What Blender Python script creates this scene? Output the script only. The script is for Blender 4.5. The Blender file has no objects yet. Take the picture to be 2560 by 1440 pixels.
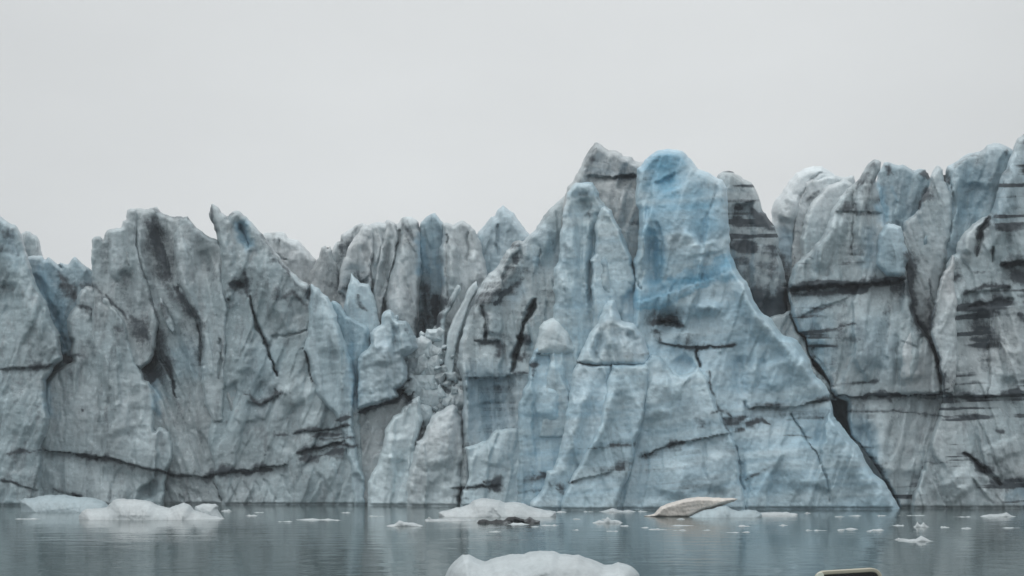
import bpy, math
from mathutils import Vector
import numpy as np

# ------------------------------------------------------------------ camera model
F, CX, HY, CAMH = 2500.0, 1280.0, 1190.0, 2.5      # focal length (px of the 2560 frame), centre, eye level, height (m)
scene = bpy.context.scene
col = scene.collection

def unproject(px, py, Y):
    return np.stack([(px - CX) / F * Y, Y, CAMH + (HY - py) / F * Y], -1)

# ------------------------------------------------------------------ noise
def _hash(ix, iy, seed):
    h = (ix.astype(np.int64) * 374761393 + iy.astype(np.int64) * 668265263 + seed * 2147483647) & 0xFFFFFFFF
    h = ((h ^ (h >> 13)) * 1274126177) & 0xFFFFFFFF
    h = ((h ^ (h >> 16)) * 2246822519) & 0xFFFFFFFF
    return ((h ^ (h >> 15)) & 0xFFFFFF) / float(0xFFFFFF)

def vn(x, y, seed=0):
    ix = np.floor(x); iy = np.floor(y)
    fx = x - ix; fy = y - iy
    fx = fx * fx * fx * (fx * (fx * 6 - 15) + 10); fy = fy * fy * fy * (fy * (fy * 6 - 15) + 10)
    a = _hash(ix, iy, seed); b = _hash(ix + 1, iy, seed)
    c = _hash(ix, iy + 1, seed); d = _hash(ix + 1, iy + 1, seed)
    return (a + (b - a) * fx) * (1 - fy) + (c + (d - c) * fx) * fy - 0.5

def fbm(x, y, seed=0, o=4, g=0.5):
    s = 0; a = 1.0
    for k in range(o):
        s = s + a * vn(x * 2 ** k + 17.3 * k, y * 2 ** k - 9.1 * k, seed + 31 * k); a *= g
    return s

def ridged(x, y, seed=0, o=3):
    s = 0; a = 1.0
    for k in range(o):
        s = s + a * (0.25 - np.abs(vn(x * 2 ** k + 5.7 * k, y * 2 ** k + 3.3 * k, seed + 13 * k))); a *= 0.5
    return s

def facets(x, y, seed=0, sharp=9.0, cells=False):
    """flat chipped faces: the plane of the nearest jittered site"""
    ix = np.floor(x); iy = np.floor(y)
    best = np.full(x.shape, 1e-9); val = np.zeros(x.shape); tone = np.zeros(x.shape)
    for dx in (-1, 0, 1):
        for dy in (-1, 0, 1):
            jx = ix + dx; jy = iy + dy
            sx = jx + _hash(jx, jy, seed); sy = jy + _hash(jx, jy, seed + 1)
            d = (x - sx) ** 2 + (y - sy) ** 2
            w = np.exp(-sharp * d) + 1e-12
            v = (_hash(jx, jy, seed + 2) - .5) * .5 + (_hash(jx, jy, seed + 3) - .5) * (x - sx) * 1.6 + (_hash(jx, jy, seed + 4) - .5) * (y - sy) * 1.6
            best = best + w; val = val + w * v
            if cells: tone = tone + w * _hash(jx, jy, seed + 6)
    return (val / best, tone / best) if cells else val / best

def sstep(a, b, x):
    t = np.clip((x - a) / (b - a), 0, 1); return t * t * (3 - 2 * t)

# ------------------------------------------------------------------ polygons and lines in picture units
def rough_poly(pts, step, amp, seed):
    p = np.array(pts, float); q = np.roll(p, -1, 0); out = []
    for a, b in zip(p, q):
        n = max(1, int(np.hypot(*(b - a)) / step))
        for k in range(n): out.append(a + (b - a) * k / n)
    o = np.array(out)
    if amp:
        o = o + .45 * amp * np.stack([fbm(o[:, 0] / 6, o[:, 1] / 6, seed + 5, 2), fbm(o[:, 0] / 6, o[:, 1] / 6, seed + 78, 2)], -1)
        o = o + amp * np.stack([fbm(o[:, 0] / 22, o[:, 1] / 22, seed), fbm(o[:, 0] / 22, o[:, 1] / 22, seed + 77)], -1)
    return o

def seg_near(P, A, B):
    """distance of points P to segments A-B and the nearest point"""
    n = len(P); dist = np.empty(n); near = np.empty((n, 2))
    AB = B - A; L = (AB ** 2).sum(1) + 1e-9
    for s in range(0, n, 8000):
        p = P[s:s + 8000]
        d = p[:, None, :] - A[None]
        t = np.clip((d * AB[None]).sum(2) / L, 0, 1)
        e = d - t[..., None] * AB[None]
        dd = (e ** 2).sum(2); k = dd.argmin(1); r = np.arange(len(p))
        dist[s:s + 8000] = np.sqrt(dd[r, k]); near[s:s + 8000] = p - e[r, k]
    return dist, near

def inside(P, poly):
    x, y = P[:, 0], P[:, 1]; c = np.zeros(len(P), bool)
    q = np.roll(poly, -1, 0)
    for (x0, y0), (x1, y1) in zip(poly, q):
        if y0 == y1: continue
        m = (y0 > y) != (y1 > y)
        c ^= m & (x < (x1 - x0) * (y - y0) / (y1 - y0) + x0)
    return c

def line_dist(P, pts):
    p = np.array(pts, float)
    lo = p.min(0) - 90; hi = p.max(0) + 90
    m = ((P > lo) & (P < hi)).all(1)
    d = np.full(len(P), 1e3); t = np.zeros(len(P))
    if m.any():
        A, B = p[:-1], p[1:]
        d[m], near = seg_near(P[m], A, B)
        # position along the line, 0..1
        ln = np.hypot(*(B - A).T); cum = np.concatenate([[0], np.cumsum(ln)])
        bd = np.full(len(near), 1e9); tt = np.zeros(len(near))
        for k in range(len(A)):
            u_ = np.clip(((near - A[k]) * (B[k] - A[k])).sum(1) / (ln[k] ** 2 + 1e-9), 0, 1)
            e = np.hypot(*(near - A[k] - u_[:, None] * (B[k] - A[k])).T)
            c = e < bd - 1e-6; bd[c] = e[c]; tt[c] = (cum[k] + u_[c] * ln[k]) / cum[-1]
        t[m] = tt
    return d, t, np.hypot(*(p[1:] - p[:-1]).T).sum()

def breakup(P, t, L, w, lo=.25):
    """a line's width wanders and thins out towards its ends"""
    e = min(.3, 1.5 * w / max(L, 1))
    return w * (.55 + .45 * sstep(0, e + .02, t) * sstep(0, e + .02, 1 - t)) * np.clip(.95 + 1.5 * fbm(P[:, 0] / 34, P[:, 1] / 34, 901, 3), lo, 1.9)

# ------------------------------------------------------------------ features of the ice face
# dirt bands, with some cracks and recesses darkened too: (points, half width, strength, owners or None)
DIRT_DARK = [
 # long seam low on the left cliff
 ([(20,1131),(104,1127),(150,1131),(195,1138)], 4, .9, None), ([(195,1139),(240,1140),(246,1146)], 9, 1.2, None),
 ([(246,1144),(300,1150),(345,1164),(400,1175),(440,1188),(478,1190)], 5, 1, None), ([(285,1150),(308,1158)], 8, 1, None),
 ([(515,1191),(550,1182),(590,1178)], 9, 1.2, None), ([(590,1176),(620,1172)], 4, .9, None), ([(605,1182),(650,1180),(680,1174),(640,1168),(690,1165)], 5, 1, None), ([(690,1167),(720,1158),(728,1145)], 3, .8, None),
 ([(0,924),(40,921),(60,920)], 5, .6, 'S1'), ([(80,915),(100,916),(128,912)], 8, .75, 'S1'), ([(105,885),(125,880),(150,884)], 5, .55, 'S1'),
 ([(0,1198),(30,1205),(55,1213)], 4, .9, None), ([(55,1213),(90,1222),(108,1226)], 3, .6, None), ([(130,1225),(150,1232)], 4, .8, None), ([(180,1234),(205,1242)], 6, 1, None),
 ([(40,1010),(110,1016),(125,1020)], 3, .35, None), ([(150,1022),(205,1026),(300,1020)], 3, .4, None), ([(203,1027),(206,1030)], 4, 1, None),
 # broken ash layers beside the pale wedge
 ([(682,1090),(718,1084)], 4, 1, None), ([(733,1083),(770,1076),(830,1073),(872,1066)], 5, 1, None), ([(843,1050),(876,1042)], 7, 1.1, None), ([(850,1068),(876,1066)], 4, .9, None),
 ([(780,1092),(815,1086),(860,1087)], 6, .95, None), ([(800,1098),(850,1096),(886,1093)], 4, 1, None), ([(745,1132),(790,1122),(850,1110),(858,1104)], 8, 1.15, None),
 ([(752,1146),(780,1143),(820,1134),(858,1128)], 9, 1.1, None), ([(800,1128),(850,1116),(890,1113)], 4, .95, None), ([(838,1140),(856,1144)], 6, .8, None), ([(757,1155),(760,1190),(752,1200)], 4, .5, None),
 ([(608,985),(622,985),(630,998),(636,1005),(648,1013),(665,1003),(690,988),(705,985)], 6, 1, None), ([(688,975),(695,995)], 8, .9, None),
 ([(897,1032),(925,1018),(955,1010),(985,1003),(1002,996)], 6, 1.2, None),
 # darkened cracks and recessed faces, and gullies filled with grit
 ([(626,765),(636,794),(644,822),(656,849),(668,869),(678,898),(692,937)], 4, .75, 'S5'),
 ([(758,876),(771,895),(776,931),(783,953)], 4, .7, None),
 ([(655,590),(690,640),(720,680),(745,715),(770,740)], 9, .65, 'S5'), ([(705,745),(730,730),(750,748),(768,765)], 7, .75, 'S5'), ([(778,704),(776,724),(770,745)], 8, .9, 'S5'),
 ([(400,690),(425,735),(455,765),(490,800),(503,840)], 15, .75, 'S4'), ([(365,600),(380,650),(395,690)], 22, .45, 'S4'), ([(500,835),(502,875),(502,915)], 9, .65, 'S4'),
 ([(315,795),(335,835),(350,880),(362,925)], 26, 1.0, 'S4'), ([(375,820),(395,880),(415,925)], 18, .6, 'S4'), ([(400,898),(417,920),(428,942),(436,981),(442,995)], 5, .8, 'S4'),
 ([(405,760),(420,790)], 10, .8, 'S4'), ([(384,520),(420,540),(470,545)], 10, .6, 'S4'),
 ([(262,738),(283,760),(300,777),(317,797)], 7, .9, None), ([(210,715),(236,716),(252,735)], 10, .7, None), ([(147,680),(165,710),(189,745)], 10, .8, 'S2'),
 ([(195,765),(215,768),(232,775)], 8, .8, 'S3'), ([(220,780),(245,802),(270,804)], 9, .65, 'S3'), ([(228,860),(235,895)], 12, .5, 'S3'), ([(290,820),(310,830)], 9, .55, 'S3'),
 ([(182,887),(205,886)], 4, .8, None), ([(181,895),(180,950)], 6, .5, 'S3'), ([(150,890),(170,895),(180,910)], 12, 1, 'S2'),
 ([(325,800),(345,850),(365,900),(380,935)], 30, 1.25, 'S4'), ([(375,770),(390,830),(410,890),(430,940)], 15, .95, 'S4'), ([(385,560),(395,640),(415,700)], 30, .85, 'S4'), ([(440,720),(470,765),(490,795)], 16, 1.1, 'S4'), ([(575,712),(605,712)], 16, 1.0, 'S5'), ([(612,680),(618,740)], 14, .75, 'S5'), ([(565,745),(570,750)], 7, 1.0, 'S5'), ([(560,765),(610,765)], 8, .5, 'S5'),
 ([(350,640),(372,720),(388,780)], 8, .6, 'S4L'), ([(300,640),(310,720),(340,790)], 22, .45, 'S4L'), ([(270,600),(262,680)], 14, .4, 'S4L'), ([(330,790),(370,850)], 22, .9, 'S4L'), ([(1,580),(40,600)], 8, .45, 'S1'), ([(0,620),(45,640)], 8, .45, 'S1'), ([(0,670),(35,690)], 8, .4, 'S1'), ([(0,715),(25,725)], 12, .6, 'S1'), ([(526,515),(530,560),(538,585)], 9, .75, 'S5'), ([(585,530),(572,540)], 6, .7, 'S5'),
 ([(535,690),(541,740),(540,780)], 7, .8, 'S5'), ([(690,720),(700,770)], 12, .4, 'S5'),
 # behind the rubble
 ([(850,720),(880,710),(925,690)], 16, .65, 'C3'), ([(1040,780),(1036,830)], 10, .7, 'C3'), ([(1060,720),(1075,800),(1060,830)], 26, .7, None), ([(1085,740),(1090,810)], 14, 1.1, None),
 ([(1006,560),(1030,590),(1000,620)], 14, .35, 'C3'), ([(1049,560),(1052,580)], 9, .8, 'C3'), ([(880,590),(870,620),(864,650)], 12, .7, 'C2'), ([(890,570),(880,588)], 7, .7, 'C2'),
 ([(895,735),(900,765),(916,778)], 6, .8, 'P1'), ([(800,705),(840,712)], 8, .55, 'C1'), ([(845,660),(840,730)], 10, .6, 'C1'),  # the pale chunk's cleft is painted dark, not cut
 ([(1100,900),(1120,930),(1115,975),(1150,975)], 24, .7, 'S14'), ([(1085,870),(1105,900)], 14, .7, 'S14'), ([(1010,975),(1030,972),(1022,1000),(1005,990)], 12, 1.3, None), ([(1125,900),(1148,905),(1152,960)], 12, .7, 'S14'),
 ([(1147,950),(1155,1000)], 5, .8, None), ([(1050,1085),(1056,1060),(1060,1040)], 5, .9, 'S14'),
 ([(1300,640),(1260,700),(1215,745),(1190,765)], 24, .5, 'S11'), ([(1310,700),(1260,735),(1235,760)], 6, .7, 'S11'), ([(1205,770),(1220,800),(1212,840)], 14, .6, 'S11'),
 ([(1185,852),(1240,856),(1255,870),(1250,890)], 8, .85, 'S11'), ([(1230,830),(1280,845)], 10, .4, 'S11'), ([(1296,895),(1308,905)], 13, 1, 'S11'), ([(1288,936),(1318,934)], 7, 1.1, 'S11'), ([(1297,845),(1325,850)], 9, .7, 'S11'),
 ([(1170,941),(1220,944),(1275,943)], 4, .85, 'S11'), ([(1328,915),(1340,912),(1330,940)], 9, .95, 'T5'), ([(1345,885),(1358,878)], 5, .7, 'T5'), ([(1392,889),(1402,890)], 6, 1, 'T5'),
 ([(1110,748),(1130,760)], 9, .8, None), ([(1160,760),(1150,800),(1145,850)], 6, .8, 'S14'), ([(1340,540),(1370,515),(1330,590)], 16, .3, 'S11'),
 ([(1125,1222),(1175,1220),(1215,1213),(1250,1210)], 4, .9, None), ([(1210,1205),(1248,1202),(1225,1220),(1250,1220)], 5, .85, None), ([(1130,1240),(1170,1248)], 8, .55, None), ([(1156,1225),(1152,1262)], 4, 1, None),
 ([(1310,1200),(1340,1198),(1362,1190),(1350,1180)], 7, .75, 'T5'), ([(1290,1232),(1350,1225)], 5, .5, 'T5'),
 # blue tower
 ([(1470,443),(1510,445),(1590,440)], 8, .65, 'T1'), ([(1500,470),(1520,490)], 14, .35, 'T1'), ([(1583,550),(1592,560)], 12, .6, 'T1'), ([(1540,553),(1560,553)], 6, .5, 'T1'), ([(1475,400),(1530,410)], 6, .35, 'T1'),
 ([(1440,495),(1460,490),(1472,520),(1476,545)], 9, .5, 'T2'), ([(1420,565),(1450,552),(1470,535)], 8, .55, 'T2'), ([(1450,500),(1462,530)], 16, .3, 'T2'),
 ([(1635,805),(1665,800),(1690,795)], 15, 1.1, 'T3'), ([(1640,830),(1650,850)], 13, .95, 'T3'), ([(1665,815),(1708,815)], 6, 1, 'T3'), ([(1640,852),(1700,864),(1740,868),(1800,865),(1835,862)], 3, .95, 'T3'), ([(1660,835),(1720,850)], 14, .45, 'T3'),
 ([(1872,1020),(1930,1017),(1985,1018),(2040,1006),(2078,996)], 5, .9, 'T3'), ([(1870,1035),(1960,1034),(2070,1030)], 17, .4, 'T3'), ([(1870,1058),(1905,1052),(1925,1062)], 10, .75, 'T3'), ([(1965,1048),(2000,1046),(2060,1040)], 7, .55, 'T3'),
 ([(1778,1035),(1795,1025),(1815,1030),(1828,1036)], 4, .95, 'T3'), ([(1815,1050),(1840,1055),(1860,1040)], 14, .7, 'T3'), ([(1735,1042),(1760,1060),(1750,1075)], 15, .42, 'T3'), ([(1830,1083),(1860,1075)], 6, .8, 'T3'),
 ([(1600,1142),(1640,1125),(1672,1112)], 4, .7, 'T3'), ([(1668,1112),(1710,1104)], 8, .95, 'T3'), ([(1710,1102),(1760,1095),(1830,1085)], 3, .8, 'T3'), ([(1960,1088),(2030,1090)], 3, .6, 'T3'),
 ([(1860,1200),(1930,1165)], 3, .55, 'T3'), ([(1700,1230),(1760,1215)], 4, .35, 'T3'), ([(1770,931),(1777,978),(1788,1000),(1804,1039),(1827,1083)], 3, .7, 'T3'), ([(1741,872),(1749,919)], 3, .7, 'T3'),
 ([(1425,1205),(1460,1195),(1500,1185),(1535,1178)], 4, .85, 'T4'), ([(1540,1175),(1575,1160)], 14, .6, 'T4'), ([(1380,1215),(1400,1210),(1405,1230),(1392,1222)], 9, .42, 'T4'), ([(1430,1120),(1560,1113),(1590,1112)], 4, .4, 'T4'),
 ([(1443,908),(1480,918),(1520,920),(1600,918)], 4, .75, 'T6'), ([(1560,890),(1600,888),(1618,882)], 8, .5, 'T6'), ([(1575,835),(1590,850)], 6, .3, 'T6'),
 # dark tower and gorge
 ([(1840,520),(1880,505)], 10, .8, 'T7'), ([(1850,560),(1855,640)], 42, .78, 'T7'), ([(1880,520),(1905,560)], 14, .8, 'T7'), ([(1840,680),(1860,730)], 36, .7, 'T7'), ([(1920,560),(1930,620),(1925,700)], 22, .7, 'T7'), ([(1880,740),(1930,770),(1960,745)], 42, 1.1, 'T7'),
 ([(1950,650),(1955,720),(1945,770)], 40, .85, 'R1'), ([(2060,432),(2075,436)], 3, .4, 'R1'), ([(2013,452),(2030,446),(2060,440)], 4, .5, 'R2'), ([(2020,500),(2045,480)], 10, .75, 'R2'), ([(1982,545),(1979,600),(1988,700)], 7, .6, 'R2'), ([(2008,560),(2009,640)], 5, .6, 'R2'),
 # right cliff
 ([(2185,402),(2165,440),(2140,470)], 14, .6, 'R3'), ([(2188,445),(2170,480)], 10, .5, 'R3'), ([(2100,525),(2135,520),(2140,540),(2205,530)], 9, .5, 'R3'), ([(2010,638),(2030,645)], 8, .7, 'R3'), ([(2130,560),(2131,640)], 4, .4, 'R3'),
 ([(1972,728),(2010,717),(2060,713),(2115,708),(2180,704),(2250,698),(2263,698)], 8, 1.3, 'R3'), ([(1985,738),(2060,733),(2120,724),(2180,714)], 10, .75, 'R3'), ([(2235,725),(2260,740)], 12, .7, 'R3'), ([(2268,640),(2285,680),(2270,720),(2290,760)], 20, .9, None),
 ([(1975,752),(2030,745),(2080,735)], 9, .5, 'R3'), ([(1995,792),(2060,776),(2100,758),(2122,742)], 5, .85, 'R3'), ([(2000,836),(2080,822),(2140,806)], 4, .8, 'R3'), ([(2030,868),(2090,863)], 4, .6, 'R3'), ([(2030,908),(2085,908)], 5, .5, 'R3'), ([(2080,964),(2200,952)], 3, .55, 'R3'),
 ([(2110,845),(2150,850)], 6, .4, 'R3'), ([(2210,785),(2250,775)], 6, .4, 'R3'), ([(2100,830),(2115,815)], 6, .4, 'R3'),
 ([(2085,992),(2130,989),(2200,986),(2240,990),(2300,989),(2360,987)], 5, 1.1, None), ([(2350,987),(2430,989),(2500,988),(2560,977)], 6, 1.15, None), ([(2300,995),(2400,1000)], 9, .7, None), ([(2215,995),(2225,1003)], 9, .9, None), ([(2505,995),(2560,992)], 9, .7, None),
 ([(2120,1030),(2200,1026),(2300,1036),(2400,1041),(2470,1042)], 4, .75, None), ([(2130,1010),(2230,1008)], 12, .45, None), ([(2490,1075),(2510,1080)], 6, .7, None),
 ([(2120,1165),(2260,1158),(2390,1155)], 3, .45, None),
 ([(2279,742),(2285,779),(2293,807),(2316,840),(2332,868),(2343,890),(2349,918),(2354,954)], 9, 1.1, None), ([(2324,700),(2325,760),(2328,800),(2322,832)], 8, .75, None), ([(2350,925),(2370,945),(2357,965)], 12, .6, None), ([(2357,982),(2375,965),(2390,945)], 6, .8, None), ([(2343,1005),(2335,1058),(2324,1084)], 5, .6, None),
 ([(2474,542),(2450,575),(2448,605),(2440,640)], 9, .95, 'R6'), ([(2486,618),(2479,655)], 7, .75, 'R6'), ([(2503,660),(2530,656),(2580,655)], 9, 1.3, 'R6'), ([(2535,680),(2560,700)], 26, .85, 'R6'), ([(2410,736),(2460,718),(2530,714)], 5, 1, 'R6'), ([(2360,728),(2372,700),(2395,688)], 7, .6, 'R6'), ([(2435,685),(2470,680)], 5, .6, 'R6'),
 ([(2420,768),(2470,755),(2520,745)], 15, .9, 'R6'), ([(2440,800),(2470,830)], 34, .75, 'R6'), ([(2430,845),(2465,860),(2462,920)], 24, .75, 'R6'), ([(2545,790),(2580,810)], 16, .8, 'R6'), ([(2360,885),(2420,888)], 3, .5, 'R6'), ([(2545,740),(2580,750)], 14, .7, 'R6'),
 ([(2410,1133),(2440,1150),(2455,1172),(2480,1195),(2500,1212)], 13, .95, 'R6'), ([(2512,1200),(2540,1197),(2600,1205)], 11, .85, 'R6'), ([(2520,1212),(2600,1218)], 10, .5, 'R6'),
 ([(2321,470),(2312,490),(2303,505),(2298,525)], 8, 1.0, None), ([(2306,435),(2325,434)], 12, .95, 'R3T'), ([(2358,428),(2362,450)], 6, 1.2, 'R4'), ([(2370,425),(2372,455)], 7, .7, 'R4'), ([(2388,420),(2420,392),(2440,387)], 7, .65, 'R4'), ([(2516,375),(2514,395)], 4, .7, 'R4'), ([(2210,412),(2235,432)], 8, .8, 'R3T'),
 ([(2480,440),(2470,460),(2488,475)], 8, .5, 'R4'), ([(2400,480),(2470,470)], 4, .35, 'R4'), ([(2188,495),(2200,500)], 8, .6, 'R3'),
]
# soft blue veins: (points, half width, strength, owners)
BLUE = [
 ([(1655,420),(1672,480)], 62, 1.0, 'T3'), ([(1640,540),(1720,500),(1760,560)], 60, .8, 'T3'), ([(1628,580),(1645,660),(1640,700)], 30, .9, 'T3'), ([(1590,748),(1650,738),(1700,715),(1760,690),(1825,668)], 30, 1.0, 'T3'), ([(1600,720),(1680,700)], 20, .5, 'T3'), ([(1598,772),(1680,752),(1780,712)], 7, .9, 'T3'), ([(1605,728),(1700,692),(1815,642)], 7, .8, 'T3'), ([(1740,460),(1800,470)], 26, .35, 'T3'),
 ([(1640,640),(1630,690)], 36, .45, 'T3'), ([(1470,630),(1480,640)], 16, .6, 'T2'), ([(1420,680),(1460,740)], 50, .35, 'T2'), ([(1840,900),(1840,1000)], 26, .35, 'T3'), ([(1800,1150),(1950,1130)], 60, .3, 'T3'), ([(1500,1060),(1580,1030),(1560,1130)], 40, .35, 'T4'), ([(1420,800),(1440,850)], 20, .3, 'T2'),
 ([(2205,470),(2205,520),(2212,545)], 14, .95, None), ([(2235,470),(2238,500)], 8, .6, 'R3T'), ([(2440,440),(2430,520),(2410,530)], 44, .55, 'R4'), ([(2285,570),(2280,610)], 22, .7, 'R4'), ([(2370,580),(2360,630)], 28, .4, 'R4'),
 ([(1965,600),(1965,650)], 24, .75, 'R1'), ([(2020,800),(2040,880)], 40, .45, 'R3'), ([(2180,600),(2175,650)], 22, .4, 'R3'), ([(2140,1090),(2160,1130)], 40, .55, 'R3'), ([(2180,830),(2190,900)], 40, .3, 'R3'), ([(2540,1230),(2600,1250)], 20, .6, 'R6'), ([(2500,520),(2540,420)], 40, .35, 'R6'),
 ([(1056,600),(1062,680)], 13, 1, None), ([(1082,590),(1085,700)], 18, .5, None), ([(1093,640),(1100,710)], 10, .7, None), ([(1250,600),(1235,650)], 40, .35, 'C6'), ([(1350,640),(1350,665)], 10, .6, 'S11'), ([(1350,600),(1360,640)], 40, .3, 'S11'), ([(1300,720),(1285,745)], 12, .4, 'S11'),
 ([(1220,980),(1230,1050)], 60, .6, 'S11'), ([(1350,1010),(1370,1140)], 50, .5, 'T5'), ([(1345,905),(1390,920)], 30, .35, 'T5'), ([(600,560),(615,590),(622,620)], 14, .8, 'S5'), ([(100,690),(140,780),(160,860)], 34, .8, 'S2'), ([(120,660),(150,720)], 30, .5, 'S2'),
 ([(872,870),(888,930),(890,1000)], 16, .8, None), ([(965,850),(960,870)], 30, .45, 'S7'), ([(470,880),(480,910)], 30, .35, 'S4'), ([(660,900),(640,1000)], 40, .15, 'S5'), ([(20,600),(30,640)], 30, .35, 'S1'), ([(118,960),(126,1030)], 10, .5, None), ([(384,960),(392,1040)], 10, .6, None),
]
# frosted, crumbly pale patches, plus lit-looking bright edges painted into the colour
PALE = [
 ([(720,970),(790,985),(870,1000)], 36, 1.0, 'S5'), ([(760,1040),(850,1020)], 24, .9, 'S5'), ([(700,1060),(680,1000)], 16, .6, 'S5'), ([(330,1060),(300,1100),(380,1110)], 30, .8, 'S3'), ([(1690,600),(1740,585)], 40, .8, 'T3'), ([(1900,800),(1990,880),(2050,975)], 26, .9, 'T3'), ([(1740,775),(1800,768)], 16, .9, 'T3'),
 ([(1700,905),(1660,900)], 10, .8, 'T3'), ([(1650,960),(1680,1060)], 40, .5, 'T3'), ([(1600,520),(1596,640)], 8, 1, 'T3'), ([(1640,380),(1700,385)], 12, .9, 'T3'), ([(1440,470),(1425,540)], 14, .9, 'T2'), ([(1520,540),(1530,620)], 24, .9, 'T2B'), ([(2090,480),(2040,560)], 24, .6, 'R2B'), ([(2120,520),(2090,560)], 18, .8, 'R3'), ([(2000,700),(2000,670)], 18, .6, 'R3'), ([(2280,860),(2300,950)], 40, .5, 'R3B'), ([(2400,1230),(2420,1200)], 34, .8, 'R6'),
 ([(880,590),(865,660)], 12, .9, 'C3A'), ([(230,1150),(250,1230)], 20, .3, 'S3'), ([(240,750),(210,770)], 16, .6, 'S3'), ([(1165,790),(1155,870)], 10, .9, 'S11'), ([(1170,960),(1165,1060)], 10, .7, 'S11'), ([(1300,1000),(1300,1080)], 8, .8, 'T5'), ([(2380,650),(2350,740)], 14, .6, 'R7'), ([(2560,360),(2510,460)], 30, .5, 'R6'),
]
# grooves cut in the face: (points, half width, depth m, owners)
CUTS = [
 ([(624,740),(626,769),(636,794),(644,822),(656,849),(668,869),(678,898),(692,937)], 7, 2.2, 'S5'), ([(758,872),(771,895),(776,931),(783,953)], 5, 1.2, None), ([(680,844),(705,841),(744,835),(767,827),(773,808)], 5, .7, 'S5'),
 ([(550,850),(553,880),(548,910),(544,945)], 6, .9, None), ([(400,898),(417,920),(428,942),(436,981),(442,995)], 6, 1.2, 'S4'), ([(600,560),(615,590),(623,622)], 7, .9, 'S5'), ([(286,690),(286,755)], 4, .8, 'S4'), ([(438,640),(440,680),(447,730)], 5, .6, 'S4'), ([(490,800),(503,840),(502,920)], 9, 1.0, 'S4'),
 ([(1331,752),(1324,784),(1311,808),(1303,840),(1297,858),(1288,890),(1281,928)], 14, 2.6, 'S11'), ([(1333,750),(1325,784),(1311,808),(1303,840),(1297,858),(1289,890),(1282,925)], 9, 2.6, 'S11'), ([(1350,620),(1350,665)], 6, .6, 'S11'), ([(1205,770),(1218,800),(1212,850)], 10, 1.0, 'S11'), ([(1278,940),(1268,1000)], 5, .5, 'S11'),
 ([(1739,866),(1741,878),(1743,894),(1749,919)], 5, .8, 'T3'), ([(1840,1110),(1845,1127),(1850,1202),(1859,1225)], 6, .7, 'T3'), ([(1761,1108),(1761,1169),(1770,1200)], 6, .4, 'T3'),
 ([(1975,1030),(1990,1060),(2019,1099),(2040,1130),(2052,1155),(2066,1202),(2075,1258)], 6, .7, 'T3'), ([(1577,755),(1577,797)], 3, .6, 'T3'), ([(1860,1005),(1868,1040)], 12, .8, 'T3'), ([(1584,668),(1592,700),(1600,720)], 5, 1.0, None), ([(1645,560),(1655,620),(1648,690)], 12, .5, 'T3'),
 ([(2131,440),(2131,560),(2129,640)], 4, .5, 'R3'), ([(2118,1000),(2120,1050),(2128,1090)], 8, .6, 'R3'), ([(2474,542),(2450,575),(2448,605),(2440,640)], 9, 1.6, 'R6'), ([(2486,618),(2479,655)], 8, 1.0, 'R6'), ([(2361,424),(2362,455)], 5, 1.4, 'R4'), ([(2378,460),(2384,520),(2370,600)], 8, .8, 'R4'),
 ([(2410,1133),(2440,1150),(2455,1172),(2480,1195),(2500,1212)], 9, 1.4, 'R6'), ([(2300,845),(2296,870),(2252,850),(2250,930)], 4, .3, 'R3'), ([(2420,770),(2470,758),(2530,748)], 12, .8, 'R6'), ([(2470,860),(2474,940),(2470,985)], 5, .7, 'R6'), ([(2190,980),(2300,1147),(2290,1200)], 3, .01, 'R3'),
 ([(1171,562),(1170,600),(1167,650)], 5, .8, 'C5'), ([(1245,560),(1243,620),(1250,640)], 7, .9, 'C6'), ([(1118,590),(1117,680),(1120,740)], 5, .8, 'C5'), ([(1000,575),(985,640),(965,700),(950,740)], 10, .8, 'C3'), ([(925,600),(915,650)], 14, .5, 'C3'), ([(700,600),(695,640),(722,650)], 5, .6, 'C0'), ([(960,600),(940,680),(930,720)], 7, .5, 'C3'),
 ([(840,800),(852,830),(864,870)], 6, .3, 'S6'), ([(855,880),(858,940)], 9, .5, 'S6'), ([(575,1215),(592,1252)], 6, .5, 'S5'), ([(536,1205),(553,1252)], 6, 1.0, None), ([(612,1205),(628,1250)], 7, .35, 'S5'), ([(660,1200),(690,1250)], 7, .35, 'S5'), ([(705,1190),(725,1240)], 6, .35, 'S5'), ([(640,1200),(655,1240)], 6, .3, 'S5'), ([(380,1200),(350,1250)], 10, .4, None), ([(452,1235),(457,1255)], 4, .6, None), ([(430,1205),(500,1240)], 14, .5, 'S4'),
 ([(279,1200),(275,1250)], 3, .3, 'S3'), ([(145,930),(158,1010),(160,1110)], 5, .4, 'S3'), ([(2060,430),(2030,446),(2012,470),(1996,520)], 5, .7, 'R1'), ([(1024,520),(1010,560),(1008,640)], 5, .3, 'R2'), ([(85,690),(110,730),(140,800),(160,870)], 14, 1.2, 'S2'), ([(275,965),(283,1005)], 3, .35, 'S3'),
]
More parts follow.
